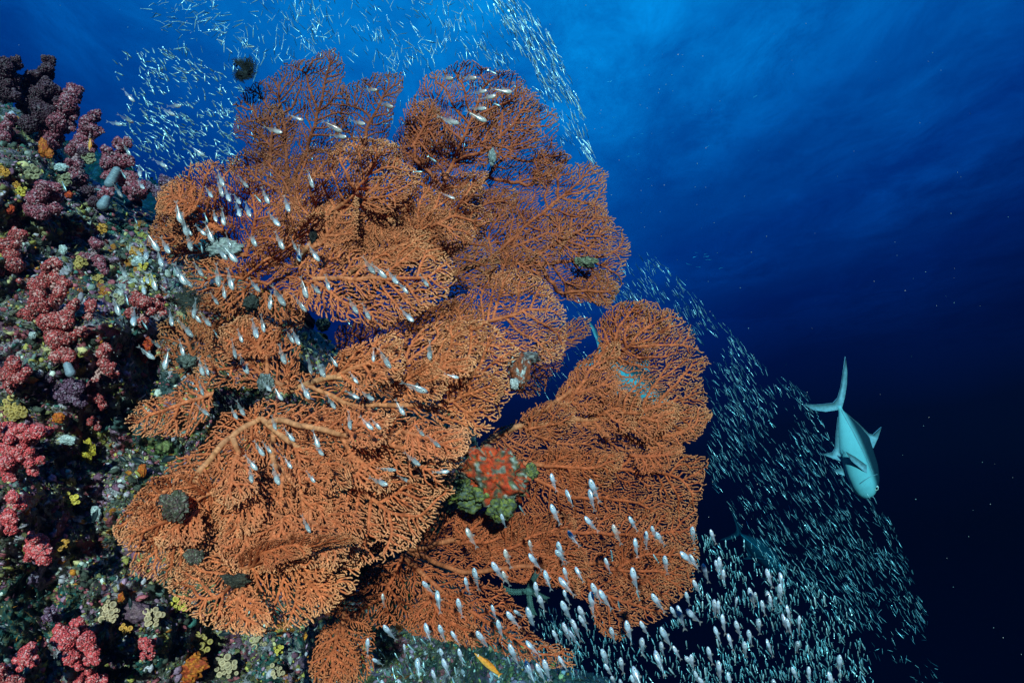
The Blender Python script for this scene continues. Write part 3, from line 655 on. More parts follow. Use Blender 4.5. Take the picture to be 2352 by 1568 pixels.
soft_coral('leaning maroon soft coral with knobby top below the rounded head', [(216, 268, 14), (200, 288, 18), (226, 300, 11), (190, 322, 20), (172, 345, 20), (204, 338, 14), (168, 385, 20), (186, 412, 17), (150, 405, 17)], 'maroon')
soft_coral('forked maroon soft coral with pale blue stalk showing between its arms', [(270, 332, 13), (292, 330, 11), (244, 346, 11), (246, 374, 16), (285, 368, 20), (250, 405, 14), (292, 408, 20), (322, 435, 18), (300, 440, 16), (243, 440, 13)], 'maroon', .03, [(268, 392, 9, 252, 422, 11)])
soft_coral('small maroon soft coral on a swollen white stalk beside the fish cloud', [(238, 446, 12), (252, 440, 9)], 'maroon', .05, [(244, 456, 8, 236, 472, 12)])
soft_coral('low maroon soft coral on the far left below the orange patches', [(100, 430, 18), (122, 448, 22), (75, 460, 20), (94, 488, 20), (50, 482, 17), (128, 478, 14), (30, 508, 16)], 'maroon')
soft_coral('long red soft coral hanging down the left edge of the picture', [(40, 540, 17), (20, 568, 22), (34, 608, 20), (14, 638, 22), (40, 655, 13), (18, 688, 17)], 'red')
soft_coral('largest branching red soft coral in the middle of the left reef', [(120, 612, 18), (110, 638, 20), (85, 658, 18), (88, 698, 20), (60, 720, 15), (128, 688, 17), (146, 652, 16), (108, 738, 24), (148, 738, 20), (170, 702, 13), (128, 778, 25), (164, 768, 20), (192, 764, 11), (146, 815, 20), (168, 828, 15), (130, 820, 14)], 'red', .06, [(155, 838, 8, 162, 856, 10)])
soft_coral('dim red soft coral twigs above the largest red one', [(220, 560, 13), (192, 590, 12), (228, 598, 14), (240, 622, 10), (205, 612, 10)], 'maroon')
soft_coral('flat red soft coral at the left edge of the orange fans above a red sponge', [(318, 688, 17), (345, 700, 18), (300, 718, 12), (330, 738, 13), (368, 690, 12), (372, 715, 9)], 'red', .1)
soft_coral('two small red knobs of soft coral between the big red one and the fans', [(210, 700, 13), (202, 726, 11)], 'red')
soft_coral('small red soft coral cluster with dark gaps left of the red sponge', [(240, 800, 14), (226, 820, 15), (250, 848, 14), (220, 866, 9), (262, 858, 9)], 'red', .07)
soft_coral('round red soft coral at the left edge beside the lilac crust', [(30, 838, 17), (14, 862, 19), (46, 868, 14), (62, 852, 12), (25, 888, 13)], 'red', .05)
soft_coral('big bright pink soft coral bulging in from the left edge', [(18, 988, 25), (50, 1000, 22), (88, 992, 16), (114, 988, 9), (28, 1030, 25), (60, 1048, 18), (76, 1080, 12), (12, 1062, 20), (20, 1100, 14), (4, 1128, 13), (92, 1056, 9)], 'pink', .12)
soft_coral('narrow pink soft coral strip at the left edge under the big pink one', [(30, 1142, 13), (46, 1158, 11), (20, 1186, 18), (26, 1216, 13)], 'pink', .08)
soft_coral('single rounded pink soft coral standing over its own dark shadow', [(84, 1258, 26), (74, 1236, 13), (100, 1282, 15), (70, 1276, 13), (104, 1258, 13)], 'pink', .13)
soft_coral('biggest hot pink soft coral at the bottom left', [(150, 1468, 24), (180, 1440, 18), (200, 1470, 21), (214, 1500, 15), (160, 1508, 19), (190, 1522, 17), (135, 1446, 12), (170, 1430, 10), (222, 1518, 9)], 'pink', .13)
soft_coral('pink soft coral ball left of the biggest hot pink one at the bottom', [(64, 1498, 20), (50, 1520, 17), (80, 1518, 12)], 'pink', .1)
soft_coral('pink soft coral cut by the bottom edge of the picture', [(198, 1556, 17), (230, 1562, 14), (180, 1575, 14)], 'pink', .1)
soft_coral('dark pink soft coral with three small heads at the bottom', [(330, 1478, 12), (346, 1500, 11), (350, 1474, 9), (332, 1505, 8)], 'pink', .08)
soft_coral('red soft coral in the bottom left corner', [(12, 1558, 17), (40, 1566, 13), (0, 1535, 12)], 'red', .08)
soft_coral('small round red soft coral beside the yellow cup corals on the left', [(225, 914, 11), (236, 930, 9)], 'red', .06)
soft_coral('tiny red soft coral ball above the yellow sponge', [(216, 968, 12), (224, 982, 7)], 'red', .05)
soft_coral('dim violet soft coral behind the glassfish at the upper left fan edge', [(380, 418, 16), (402, 436, 14), (362, 445, 12), (345, 430, 10)], 'lilac', .0)
soft_coral('dim violet soft coral touching the left edge of the upper left fan', [(366, 528, 14), (348, 556, 12), (376, 502, 11), (352, 590, 9)], 'lilac', .06)
soft_coral('wide lilac soft coral mound below the largest red one', [(110, 868, 14), (138, 875, 20), (172, 890, 20), (150, 910, 18), (186, 918, 14), (120, 905, 13)], 'lilac', .04, psz=2.2)
soft_coral('pale pink soft coral tuft above the biggest hot pink one', [(118, 1405, 12), (108, 1418, 9), (130, 1420, 9)], 'lilac', .08)
soft_coral('thin maroon soft coral at the left edge above the long red one', [(14, 300, 16), (8, 330, 15), (24, 275, 12)], 'maroon', .05)
soft_coral('dark wine soft coral low between the forked and the leaning ones', [(190, 350, 10), (150, 440, 12), (200, 440, 14), (215, 465, 12), (182, 468, 12)], 'dark', .03)

# ------------------------------------------------------------------ sponges, cup corals, crusts
def lumpy(name, x, y, r, d, cols, label=None, cat=None, sq=(1, 1, .6), seed=0, parent=None, mat=None, sub=5, rough=.25, base=None, group=None, tilt=0):
    v, f = ICO[sub]; s = r*d/F; c = P(x, y, d)
    dsp = np.array([1+rough*fbm(Vector(q)+Vector((seed, 0, 0)), 1.5, 4)+rough*.45*fbm(Vector(q)+Vector((0, seed, 0)), 6, 3) for q in v])
    q = v*dsp[:, None]*np.array(sq)*s
    ct, st = math.cos(tilt), math.sin(tilt); q = np.stack([q[:, 0]*ct-q[:, 1]*st, q[:, 0]*st+q[:, 1]*ct, q[:, 2]], -1)
    q = q@RM.T+c
    nn = np.array([.5+.8*fbm(Vector(p)+Vector((seed*2, 3, 0)), 2.6, 5)+.25*fbm(Vector(p), 12, 2) for p in v]); n2 = np.array([.5+fbm(Vector(p)+Vector((seed, 9, 4)), 9, 3) for p in v])
    cols = np.array(cols); k = np.clip((nn*len(cols)).astype(int), 0, len(cols)-1); cc = cols[k]*np.clip(.5+n2, .35, 1.5)[:, None]
    o = mesh(name, q, f, mat or M_growth, np.clip(cc, 0, .95), parent, base=base if base is not None else c)
    if label: tag(o, label, cat, group)
    return o
OR = [(.55, .10, .01), (.62, .16, .015), (.45, .05, .01)]; RD = [(.55, .035, .01), (.65, .08, .01), (.42, .03, .02)]
YE = [(.60, .38, .02), (.52, .30, .03), (.65, .45, .06)]; WH = [(.42, .44, .46), (.55, .56, .56), (.30, .33, .34)]
GRN = [(.05, .06, .02), (.16, .17, .03), (.10, .12, .09), (.22, .22, .05)]; GREY = [(.05, .045, .03), (.16, .12, .08), (.13, .05, .07), (.30, .28, .22), (.07, .07, .04), (.10, .10, .05)]
LIL = [(.22, .14, .22), (.30, .22, .32), (.14, .07, .13)]; TEAL = [(.006, .05, .05), (.010, .075, .07), (.03, .05, .035), (.10, .09, .04), (.006, .045, .045)]
for (x, y, r, sq, cols, lab, cat, nm) in [
    (330, 798, 21, (.85, 1.25, .7), RD, 'bright red rounded sponge on the reef left of the fans', 'sponge', 'red_sponge'),
    (118, 1038, 3, (1, 1, .6), OR, 'orange dot of sponge beside the big bright pink soft coral', 'sponge', 'orange_sponge'),
    (200, 1036, 19, (.8, 1.4, .5), YE, 'bright yellow upright sponge left of the colony', 'sponge', 'yellow_sponge'),
    (135, 958, 12, (1.1, 1, .6), OR, 'small orange sponge under the white shells', 'sponge', 'orange_sponge'),
    (327, 1080, 12, (.7, 1.3, .5), OR, 'orange sponge at the edge of the largest fan', 'sponge', 'orange_sponge'),
    (425, 1530, 36, (1.2, .9, .5), OR, 'large dark orange sponge at the bottom of the reef', 'sponge', 'orange_sponge'),
    (275, 1370, 10, (1, 1.2, .5), OR, 'orange sponge beside the hanging skirt fan', 'sponge', 'orange_sponge'),
    (100, 340, 14, (.8, 1.4, .5), OR, 'orange sponge on the upper reef under the maroon corals', 'sponge', 'orange_sponge'),
    (112, 353, 11, (1, 1, .5), OR, 'orange and white sponge beside the upper orange one', 'sponge', 'orange_sponge'),
    (22, 480, 11, (1, 1, .5), RD, 'red orange sponge near the left edge of the upper reef', 'sponge', 'orange_sponge'),
    (158, 447, 9, (1, .9, .5), RD, 'red sponge dab at the foot of the leaning maroon coral', 'sponge', 'orange_sponge'),
    (295, 1222, 9, (1, 1, .5), RD, 'red sponge spot at the left tip of the largest fan', 'sponge', 'orange_sponge'),
    (182, 524, 10, (1.1, .9, .5), OR, 'orange sponge patch in the middle of the upper reef', 'sponge', 'orange_sponge'),
    (138, 1372, 0, (1, 1, .5), OR, '', '', ''),
    (318, 600, 13, (1.2, .9, .6), WH, 'pale blue sea squirt above the flat red soft coral', 'sea squirt', 'sea_squirt'),
    (74, 770, 8, (1, 1, .6), WH, 'white round sea squirt beside the largest red soft coral', 'sea squirt', 'sea_squirt'),
    (145, 575, 11, (.9, 1.1, .6), WH, 'white sea squirt on the dark rock below the low maroon coral', 'sea squirt', 'sea_squirt'),
    (205, 665, 0, (1, 1, .5), WH, '', '', ''),
    (310, 788, 0, (1, 1, 1), WH, '', '', ''),
    (140, 385, 12, (1.3, .8, .6), WH, 'grey white encrusted clam below the leaning maroon coral', 'clam', 'clam'),
    (155, 1010, 14, (1.4, .8, .5), WH, 'pair of broken white shells over the orange sponge', 'clam', 'clam'),
    (220, 1180, 14, (.8, 1.4, .5), WH, 'pale open clam on the reef left of the largest fan', 'clam', 'clam'),
    (310, 1405, 24, (1.3, .9, .6), [(.12, .05, .08), (.20, .10, .12)], 'purple crusted scallop between the cream cup corals', 'clam', 'clam'),
    (85, 1320, 34, (.9, 1.5, .35), LIL, 'lilac coralline crust under the single rounded pink soft coral', 'coralline crust', 'coralline_crust'),
    (300, 745, 30, (1.4, .8, .4), [(.25, .27, .27), (.16, .17, .18)], 'pale grey crust above the red sponge', 'sponge', 'grey_sponge'),
    (40, 1420, 80, (.75, 1.5, .12), TEAL, 'large dark teal sponge sheet at lower left', 'sponge', 'teal_sponge'),
    (150, 1395, 55, (.7, 1.4, .12), TEAL, 'smaller teal sponge sheet beside the large one', 'sponge', 'teal_sponge'),
    (395, 880, 42, (1.0, .9, .4), [(.03, .06, .065), (.02, .04, .04), (.09, .11, .11)], 'dull blue green sponge under the small brown fan', 'sponge', 'teal_sponge'),
    (290, 960, 50, (1.2, .8, .3), [(.015, .035, .035), (.01, .02, .02), (.05, .08, .08)], 'dark mossy rock bulge above the pale left pointing fan', 'boulder', 'boulder'),
    (380, 1040, 34, (1.4, .8, .4), [(.10, .12, .03), (.06, .08, .04), (.20, .20, .07)], 'olive green algae covered boulder under the pale left pointing fan', 'boulder', 'boulder')]:
    if r < 4: continue
    if nm in ('teal_sponge', 'coralline_crust', 'grey_sponge', 'boulder') and r > 28:
        v_, f_, k_ = crust_mesh(x, y, r*sq[0], r*sq[1], .25, cols, x*.37, .012, 26, 64, .7)
        b_ = P(x, y, float(reef_lin(x, y))); tag(mesh(nm, v_, f_, M_growth, k_, base=b_), lab, cat); continue
    dd = min(float(rd(x, y)), float(reef_d(np.array([x]), np.array([y]))[0])+.1)
    lumpy(nm, x, y, r, dd-(.01 if r > 28 else .02), cols, lab, cat, sq, seed=x*.37, sub=5 if r > 15 else 4, rough=.35)

def cup_cluster(x, y, R, n, cols, label):
    d = min(float(rd(x, y)), float(reef_d(np.array([x]), np.array([y]))[0])+.08)-.03; base = P(x, y, d+.03); root = empty('cup_coral', base, label, 'cup coral', 'cup corals on the reef')
    Vs, Fs, Cs = [], [], []; o = 0
    K = 10
    for k in range(n):
        a = k*2.4; rr = R*math.sqrt((k+.4)/n); px, py = x+rr*math.cos(a)+random.gauss(0, R*.12), y+rr*math.sin(a)*.9+random.gauss(0, R*.12)
        r = R*.33*random.uniform(.55, 1.3)/max(1, n/9)**.35; s = d/F
        c = P(px, py, d-.35*R*s*(1-(rr/R)**2)); ax = norm(-norm(c)+.6*(c-base)/max(1e-6, np.linalg.norm(c-base)))
        u = norm(np.cross(ax, (0.1, .2, 1))); v = np.cross(ax, u); prof = [(.8, -1.6), (.85, -.4), (1.0, .5), (.86, .75), (.5, .45), (.0, .35)]
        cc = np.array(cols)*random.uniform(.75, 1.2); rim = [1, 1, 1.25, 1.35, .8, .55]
        for (q, h), rm in zip(prof, rim):
            for j in range(K):
                t_ = j/K*2*math.pi; wob = 1+.07*math.sin(5*t_)
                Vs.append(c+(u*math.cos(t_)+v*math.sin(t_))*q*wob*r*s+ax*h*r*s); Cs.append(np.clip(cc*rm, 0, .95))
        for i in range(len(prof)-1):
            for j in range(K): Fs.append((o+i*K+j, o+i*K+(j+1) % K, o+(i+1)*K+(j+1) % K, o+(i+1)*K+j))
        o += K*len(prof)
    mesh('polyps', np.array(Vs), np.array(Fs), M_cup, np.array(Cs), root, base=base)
    v, f = ICO[3]; q = v*np.array([R*.95, R*.85, R*.5])*d/F*np.array([1+.3*fbm(p, 2, 3) for p in v])[:, None]
    mesh('crust', q@RM.T+P(x, y, d+.02), f, M_growth, np.repeat([np.array(cols)*.35], len(v), 0), root, base=base)
CY = (.44, .26, .07); CC = (.50, .31, .18); CO = (.60, .24, .03); CG = (.30, .24, .14); CYY = (.62, .40, .05)
for x, y, R, n, c, lab in [
    (30, 940, 28, 22, CY, 'yellow green cup coral clump at the left edge'), (252, 1405, 24, 16, CC, 'cream cup coral clump left of the purple scallop'),
    (352, 1415, 22, 15, CC, 'cream cup coral clump right of the purple scallop'), (289, 1446, 14, 8, CO, 'orange cup coral with open rings under the purple scallop'),
    (186, 603, 15, 10, CY, 'pale yellow cup coral high on the left reef'), (345, 650, 16, 11, CYY, 'golden cup coral above the flat red soft coral'),
    (312, 580, 15, 10, CO, 'orange cup coral beside the pale blue sea squirt'), (455, 1475, 26, 18, CY, 'yellow cup coral clump under the hanging skirt fan'),
    (520, 1530, 26, 18, CC, 'cream cup coral clump at the bottom under the fan'), (590, 1470, 18, 10, CC, 'small cream cup coral right of the orange sponge'),
    (65, 400, 22, 14, CG, 'pale green cup coral on the upper left reef'), (48, 440, 12, 7, CYY, 'small golden cup coral on the upper left reef'),
    (148, 415, 17, 11, CG, 'grey green cup coral beside the leaning maroon coral'), (8, 395, 14, 9, CO, 'orange cup coral cut by the left edge above the reef patches'),
    (145, 1250, 13, 7, CO, 'tiny orange cup coral right of the rounded pink soft coral'), (410, 1390, 18, 10, CYY, 'yellow cup coral tucked under the left of the skirt fan'),
    (236, 525, 13, 8, CO, 'orange cup coral in the middle of the upper reef'), (205, 365, 14, 9, CG, 'pale cup coral right of the leaning maroon coral'),
    (40, 425, 9, 5, CO, 'small orange cup coral under the pale green one'), (270, 690, 14, 9, CG, 'pale green cup coral left of the flat red soft coral'),
    (330, 610, 12, 7, CYY, 'golden cup coral touching the pale blue sea squirt'), (165, 1150, 15, 9, CYY, 'dull yellow cup coral left of the pale open clam'),
    (635, 1540, 16, 9, CC, 'cream cup coral at the bottom edge below the fan tips'), (640, 1490, 12, 7, CYY, 'bright yellow cup coral right of the small cream one'), (225, 640, 12, 7, CY, 'yellow cup coral below the dim red twigs')]:
    cup_cluster(x, y, R, n, c, lab)

# growths sitting on the fans
def fan_d(x, y):
    best = 9
    for _, X, D in FANS:
        q = np.hypot(X[:, 0]-x, X[:, 1]-y); m = q < 16
        if m.any(): best = min(best, float(D[m].min()))
    return best if best < 5 else float(rd(x, y))
for x, y, r, sq, cols, lab, cat, nm in [
    (400, 1162, 29, (1, 1.1, .45), GREY, 'large mossy grey oyster growing on the left of the largest fan', 'oyster', 'encrusted_oyster'),
    (446, 1278, 17, (1.1, 1, .45), GREY, 'small mossy oyster low on the largest fan', 'oyster', 'encrusted_oyster'),
    (538, 1332, 20, (1.5, .7, .6), [(.03, .03, .02), (.08, .07, .05), (.015, .015, .01)], 'dark elongated oyster in the fold of the skirt fan', 'oyster', 'encrusted_oyster'),
    (742, 745, 13, (1, 1.1, .7), [(.12, .13, .09), (.25, .24, .16)], 'small tan oyster at the lower edge of the central fan', 'oyster', 'encrusted_oyster'),
    (577, 698, 16, (1, 1, .7), [(.03, .035, .03), (.07, .08, .07)], 'dark grey ball of growth above the central hollow', 'oyster', 'encrusted_oyster'),
    (512, 572, 30, (1.4, .7, .6), WH, 'pale white sponge lying on the upper left fan', 'sponge', 'white_sponge'),
    (1345, 601, 15, (1.5, .8, .6), [(.2, .2, .12), (.35, .33, .2), (.05, .05, .04)], 'speckled grey growth near the right edge of the broad right fan', 'oyster', 'encrusted_oyster'),
    (1131, 360, 12, (.7, 1.5, .6), WH, 'pale growth on the tall top centre fan', 'sponge', 'white_sponge'),
    (719, 542, 11, (.8, 1.3, .7), [(.004, .004, .004), (.02, .02, .02)], 'small black sponge on the steep upper fan', 'sponge', 'black_sponge'),
    (610, 880, 18, (1, 1.2, .7), [(.25, .27, .26), (.10, .12, .12), (.4, .42, .44)], 'whitish tuft of growth at the root of the central fans', 'oyster', 'encrusted_oyster'),
    (430, 830, 20, (1, .8, .6), [(.2, .22, .2), (.10, .12, .10)], 'grey green crust at the foot of the small brown fan', 'sponge', 'grey_sponge')]:
    lumpy(nm, x, y, r, fan_d(x, y)-.004, np.array(cols)*.62, lab, cat, sq, seed=x*.11, sub=5, rough=.30 if cols is WH else .5)
# two big shells overgrown with red sponge
d1 = 1.60; b1 = P(1140, 1090, d1)
sh = empty('overgrown_shell', b1, 'large shell overgrown with red sponge and white specks between the lower fans', 'oyster', 'overgrown shells')
lumpy('shell', 1140, 1092, 80, d1, [(.20, .20, .17), (.16, .14, .10), (.48, .05, .008), (.55, .035, .005), (.45, .04, .008), (.35, .06, .012), (.08, .05, .03), (.10, .11, .05), (.30, .31, .28)], None, None, (1.0, .78, .42), 4.2, sh, rough=.4, base=b1, tilt=-.5)
for k, (x, y, r, sq) in enumerate([(1050, 1125, 32, (1.1, .8, .7)), (1085, 1150, 28, (1.2, .8, .7)), (1150, 1165, 32, (.9, .9, .8)), (1218, 1082, 15, (1, 1, .8)), (1110, 1135, 22, (1, .8, .8))]):
    lumpy('green_lobe', x, y, r, d1-.02+.03*(k % 2), GRN, None, None, sq, k*3.3+1, sh, rough=.5, base=b1, sub=4)
d2 = 1.50; b2 = P(1193, 855, d2)
sh2 = empty('overgrown_shell', b2, 'smaller rust red overgrown shell at the right tip of the wide central fan', 'oyster', 'overgrown shells')
lumpy('shell', 1193, 852, 34, d2, [(.22, .05, .015), (.30, .06, .02), (.16, .06, .04), (.38, .40, .40)], None, None, (.75, 1.25, .5), 8.1, sh2, rough=.3, base=b2)
lumpy('white_sponge', 1182, 882, 12, d2-.03, WH, None, None, (.8, 1.1, .6), 2.2, sh2, rough=.4, base=b2, sub=4)
lumpy('dark_crust', 1210, 822, 22, d2+.02, [(.03, .02, .02), (.09, .07, .07), (.2, .2, .2)], None, None, (1.2, .6, .6), 5.2, sh2, rough=.5, base=b2, sub=4)

# feather star and whip coral
def arms(name, x, y, d, n, L, r, cols, label, cat, curl=2.2, up=0., pin=14, mat=M_growth, sd=3):
    rr = random.Random(sd); base = P(x, y, d); root = empty(name, base, label, cat); s = d/F; V = []; Fc = []; 
    def tube(pts, rad, VV, FF):
        o = len(VV); K = 5
        for i, p in enumerate(pts):
            t_ = norm((pts[min(i+1, len(pts)-1)]-pts[max(i-1, 0)])+1e-9); u = norm(np.cross(t_, (.3, .9, .2))); v = np.cross(t_, u); q = rad*(1-.75*i/len(pts))
            for j in range(K): a = j/K*2*math.pi; VV.append(p+(u*math.cos(a)+v*math.sin(a))*q)
        for i in range(len(pts)-1):
            for j in range(K): FF.append((o+i*K+j, o+i*K+(j+1) % K, o+(i+1)*K+(j+1) % K, o+(i+1)*K+j))
    for k in range(n):
        a = k/n*2*math.pi+rr.uniform(-.2, .2); VV, FF = [], []; p = np.array([0., 0., 0.]); pts = []; c = rr.uniform(.6, 1)*curl*rr.choice((-1, 1)); l = L*rr.uniform(.7, 1.1)
        for i in range(12):
            pts.append(base+(RM@p)); a += c/12; p = p+np.array([math.cos(a), math.sin(a)+up, .5*math.sin(i*.4)])*l/12*s
        tube(pts, r*s, VV, FF)
        for i in range(1, 11):
            t_ = norm(pts[i+1]-pts[i]); w_ = norm(np.cross(t_, norm(base)))
            for sg in (-1, 1): tube([pts[i], pts[i]+(w_*sg*.8+t_*.6)*pin*s*.5, pts[i]+(w_*sg*.9+t_*1.3)*pin*s], r*.45*s, VV, FF)
        c_ = np.repeat([np.array(cols)*rr.uniform(.6, 1.4)], len(VV), 0); mesh('arm', np.array(VV), np.array(FF), mat, c_, root, base=base)
    lumpy('disc', x, y, r*2.5, d, [cols, cols], None, None, (1, 1, .7), 1, root, base=base, sub=3)
arms('feather_star', 563, 168, 2.2, 12, 34, 2.6, (.006, .007, .007), 'black feather star perched at the top of the upper left fan', 'feather star', 3.2, .25, 8)
arms('feather_star', 437, 690, 1.62, 10, 36, 2.2, (.03, .035, .03), 'dark green grey feather star between reef and fans', 'feather star', 2.5, .1, 10, sd=5)
arms('whip_coral', 1215, 1358, 1.72, 4, 62, 4.0, (.05, .12, .11), 'fuzzy teal whip coral across the black gap at lower right', 'whip coral', .5, 0, 7, sd=8)

# ------------------------------------------------------------------ fish
def loft(st, K=10, z0=0):
    """stations (x, zc, hz, hy) -> closed body"""
    V = []; Fc = []
    for (x, zc, hz, hy) in st:
        for j in range(K): a = j/K*2*math.pi; V.append((x, hy*math.cos(a), zc+hz*math.sin(a)))
    for i in range(len(st)-1):
        for j in range(K): Fc.append((i*K+j, i*K+(j+1) % K, (i+1)*K+(j+1) % K, (i+1)*K+j))
    Fc.append(tuple(range(K))[::-1]); Fc.append(tuple((len(st)-1)*K+j for j in range(K)))
    return V, Fc
def fin(pts, th=.006):
    n = len(pts); V = [(x, -th, z) for x, z in pts]+[(x, th, z) for x, z in pts]
    Fc = [tuple(range(n)), tuple(range(2*n-1, n-1, -1))]+[(i, (i+1) % n, n+(i+1) % n, n+i) for i in range(n)]
    return V, Fc
M_gf = fishmat('glassfish_skin', (.36, .40, .44), (.66, .72, .78), False, .22, .0, .24, .25, 0, .10, .20)
M_gfw = fishmat('glassfish_skin_white', (.58, .61, .74), (.46, .58, .72), False, .25, -.0, .26, .15, 0, .12, .24)
M_gf2 = fishmat('glassfish_skin_coppery', (.55, .32, .28), (.62, .6, .6), False, .25, -.0, .24, .2, 0, .10, .25)
M_fin = plain('glassfish_fin', (.5, .48, .5), .4, .22)
M_eyew = plain('eye_ring', (.85, .85, .82), .15); M_pup = plain('pupil', (.006, .006, .008), .1)
M_silv = fishmat('silverside_skin', (.05, .14, .14), (.60, .80, .88), True, .28, metal=.35, zc=.035, zs=.02)
M_trev = fishmat('trevally_skin', (.010, .03, .05), (.24, .56, .64), True, .5, metal=.0, zc=.03, zs=.04, speck=.12)
M_trev.node_tree.nodes['Principled BSDF'].inputs['Specular IOR Level'].default_value = .15
M_trfin = plain('trevally_fin', (.20, .34, .42), .55)
M_wr = fishmat('wrasse_skin', (.75, .25, .02), (.80, .42, .08), True, .4, metal=0, zc=0, zs=.05)
M_drk = fishmat('damselfish_skin', (.006, .012, .016), (.015, .03, .035), True, .45, metal=0, zc=0, zs=.05)
def eyes(root, ex, ez, ey, r):
    for sg in (-1, 1):
        v, f = ICO[2]; q = v*np.array((r, r*.45, r))+np.array((ex, sg*ey, ez))
        e = mesh('eye', q, f, M_eyew, None, root)
        q2 = v*np.array((r*.55, r*.35, r*.55))+np.array((ex, sg*(ey+r*.22), ez))
        mesh('pupil', q2, f, M_pup, None, e)
def glassfish_proto(mat):
    root = empty('glassfish', (0, 0, 0), 'x', 'glassfish')
    st = [(-.36, .0, .022, .012), (-.25, .0, .04, .018), (-.10, -.002, .066, .032), (.05, -.008, .096, .048), (.18, -.016, .118, .062), (.28, -.018, .122, .066), (.37, -.012, .104, .060), (.44, -.004, .074, .044), (.485, .002, .042, .026), (.5, .004, .018, .012)]
    V, Fc = loft(st, 14); mesh('body', V, Fc, mat, None, root)
    V, Fc = fin([(-.35, .018), (-.43, .07), (-.52, .10), (-.46, .02), (-.45, 0), (-.46, -.02), (-.52, -.10), (-.43, -.07), (-.35, -.018)], .004); mesh('tail_fin', V, Fc, M_fin, None, root)
    V, Fc = fin([(.16, .085), (.08, .19), (.03, .16), (.02, .075)], .003); mesh('dorsal_fin', V, Fc, M_fin, None, root)
    V, Fc = fin([(.02, -.09), (-.04, -.15), (-.24, -.055), (-.26, -.035)], .003); mesh('anal_fin', V, Fc, M_fin, None, root)
    eyes(root, .36, .012, .052, .048); return root
def copy_deep(src):
    r = src.copy(); C.objects.link(r)
    for ch in src.children:
        c = ch.copy(); C.objects.link(c); c.parent = r
        for g in ch.children:
            h = g.copy(); C.objects.link(h); h.parent = c
    return r
def fish_matrix(x, y, d, ang, L, yaw=0, roll=0):
    """ang: screen direction of the head in degrees, 0 right, 90 up; L length in layout units"""
    a = math.radians(ang); hx = Vector((math.cos(a)*math.cos(yaw), math.sin(a)*math.cos(yaw), math.sin(yaw)))
    up = Vector((-math.sin(a), math.cos(a), 0)); up = up if up.y > 0 or abs(up.y) < .3 and up.x > 0 else -up
    side = hx.cross(up).normalized(); up = side.cross(hx).normalized(); M = Matrix((hx, up.cross(hx), up)).transposed()
    M = M@Matrix.Rotation(roll, 3, 'X'); R_ = Matrix([list(q) for q in RM])@M
    s = L*d/F; T = Matrix.Translation(Vector(P(x, y, d)))@R_.to_4x4()@Matrix.Scale(s, 4); return T
def place(o, M): o.matrix_basis = M
# head positions read off the photograph, in three crops (x, y in crop pixels)
CA = [(1375,1300),(1455,1350),(1530,1345),(1580,1380),(1655,1400),(1690,1280),(1535,1275),(1765,1360),(1840,1390),(1985,1450),(1410,1490),(1325,1390),(1660,1490),(1720,1485),(1490,1520),(1540,1540),(1240,1520),(2140,1280),(1915,1545),(930,1510),(825,1345),(1000,1200),(975,1215),(995,1295),(845,1195),(970,1150),(1140,1140),(1310,1105),(1310,1060),(1480,1060),(1390,1060),(1240,725),(1190,785),(985,770),(1390,910),(440,1275),(670,1295),(1510,280),(1570,345),(1710,320),(830,850),(900,830),(890,1060),(1180,950),(1010,1015),(910,690),(1440,850),(1300,720)]
CB = [(1275,75),(1310,75),(1405,75),(1455,120),(1380,165),(1580,165),(1755,150),(1080,180),(1100,190),(1300,180),(1170,200),(960,220),(1035,255),(1120,290),(1550,240),(1615,255),(1940,170),(2025,180),(2055,255),(2180,250),(1380,355),(1350,310),(1230,365),(1270,410),(1305,430),(1495,420),(1595,445),(1485,550),(1540,505),(1770,460),(1725,510),(1850,580),(1940,555),(2090,595),(2100,500),(2185,475),(2190,430),(2255,450),(1810,735),(1775,780),(1660,805),(1945,840),(2010,810),(2055,825),(1895,750),(1480,755),(1325,640),(1190,695),(1305,770),(1370,670),(1430,700),(1085,860),(1045,920),(1260,895),(1135,990),(1350,1190),(1240,985),(1860,900),(1610,915),(1945,955),(1565,1035),(1690,1020),(1430,1030),(1390,1030),(2120,1030),(2215,1045),(2305,970),(1850,1140),(1930,1200),(2120,1190),(1420,1310),(1665,1310),(1620,1330),(1525,1435),(1885,1405),(2010,1480),(1345,1130),(1385,1170),(2185,1520),(2240,1240),(2290,1260),(860,370),(870,520),(820,620),(1000,480),(1070,450),(1030,410),(985,410),(990,690),(940,700)]
CE = [(1270,255),(1225,290),(1190,230),(1355,300),(1420,360),(1560,315),(1155,350),(1075,500),(1020,570),(1225,580),(1160,540),(1460,555),(1715,765),(1570,820),(1300,870),(1190,830),(950,860),(1080,975),(1085,1080),(1185,1095),(1475,1310),(1400,1190),(1530,1345),(1640,1420),(1030,1290),(1180,1290),(1235,1290),(655,1370),(840,1420),(840,1470),(985,1470),(435,1470),(490,1450),(1680,1540),(1500,1540),(630,1555)]
CEH = [(1765,940),(1545,1035),(910,1150),(870,1135)]
CC3 = [(1745,115),(1710,205),(1895,215),(1990,125),(2140,200),(2060,355),(2105,540)]
CD = [(2000,275),(1890,320),(1960,405),(2130,405),(2020,440),(1960,535),(2025,495),(1730,325),(1770,615),(1730,635),(1955,605),(1490,955),(1590,870),(965,675),(1000,720),(1740,1140),(1130,635),(700,600),(560,690),(1210,400),(1320,520)]
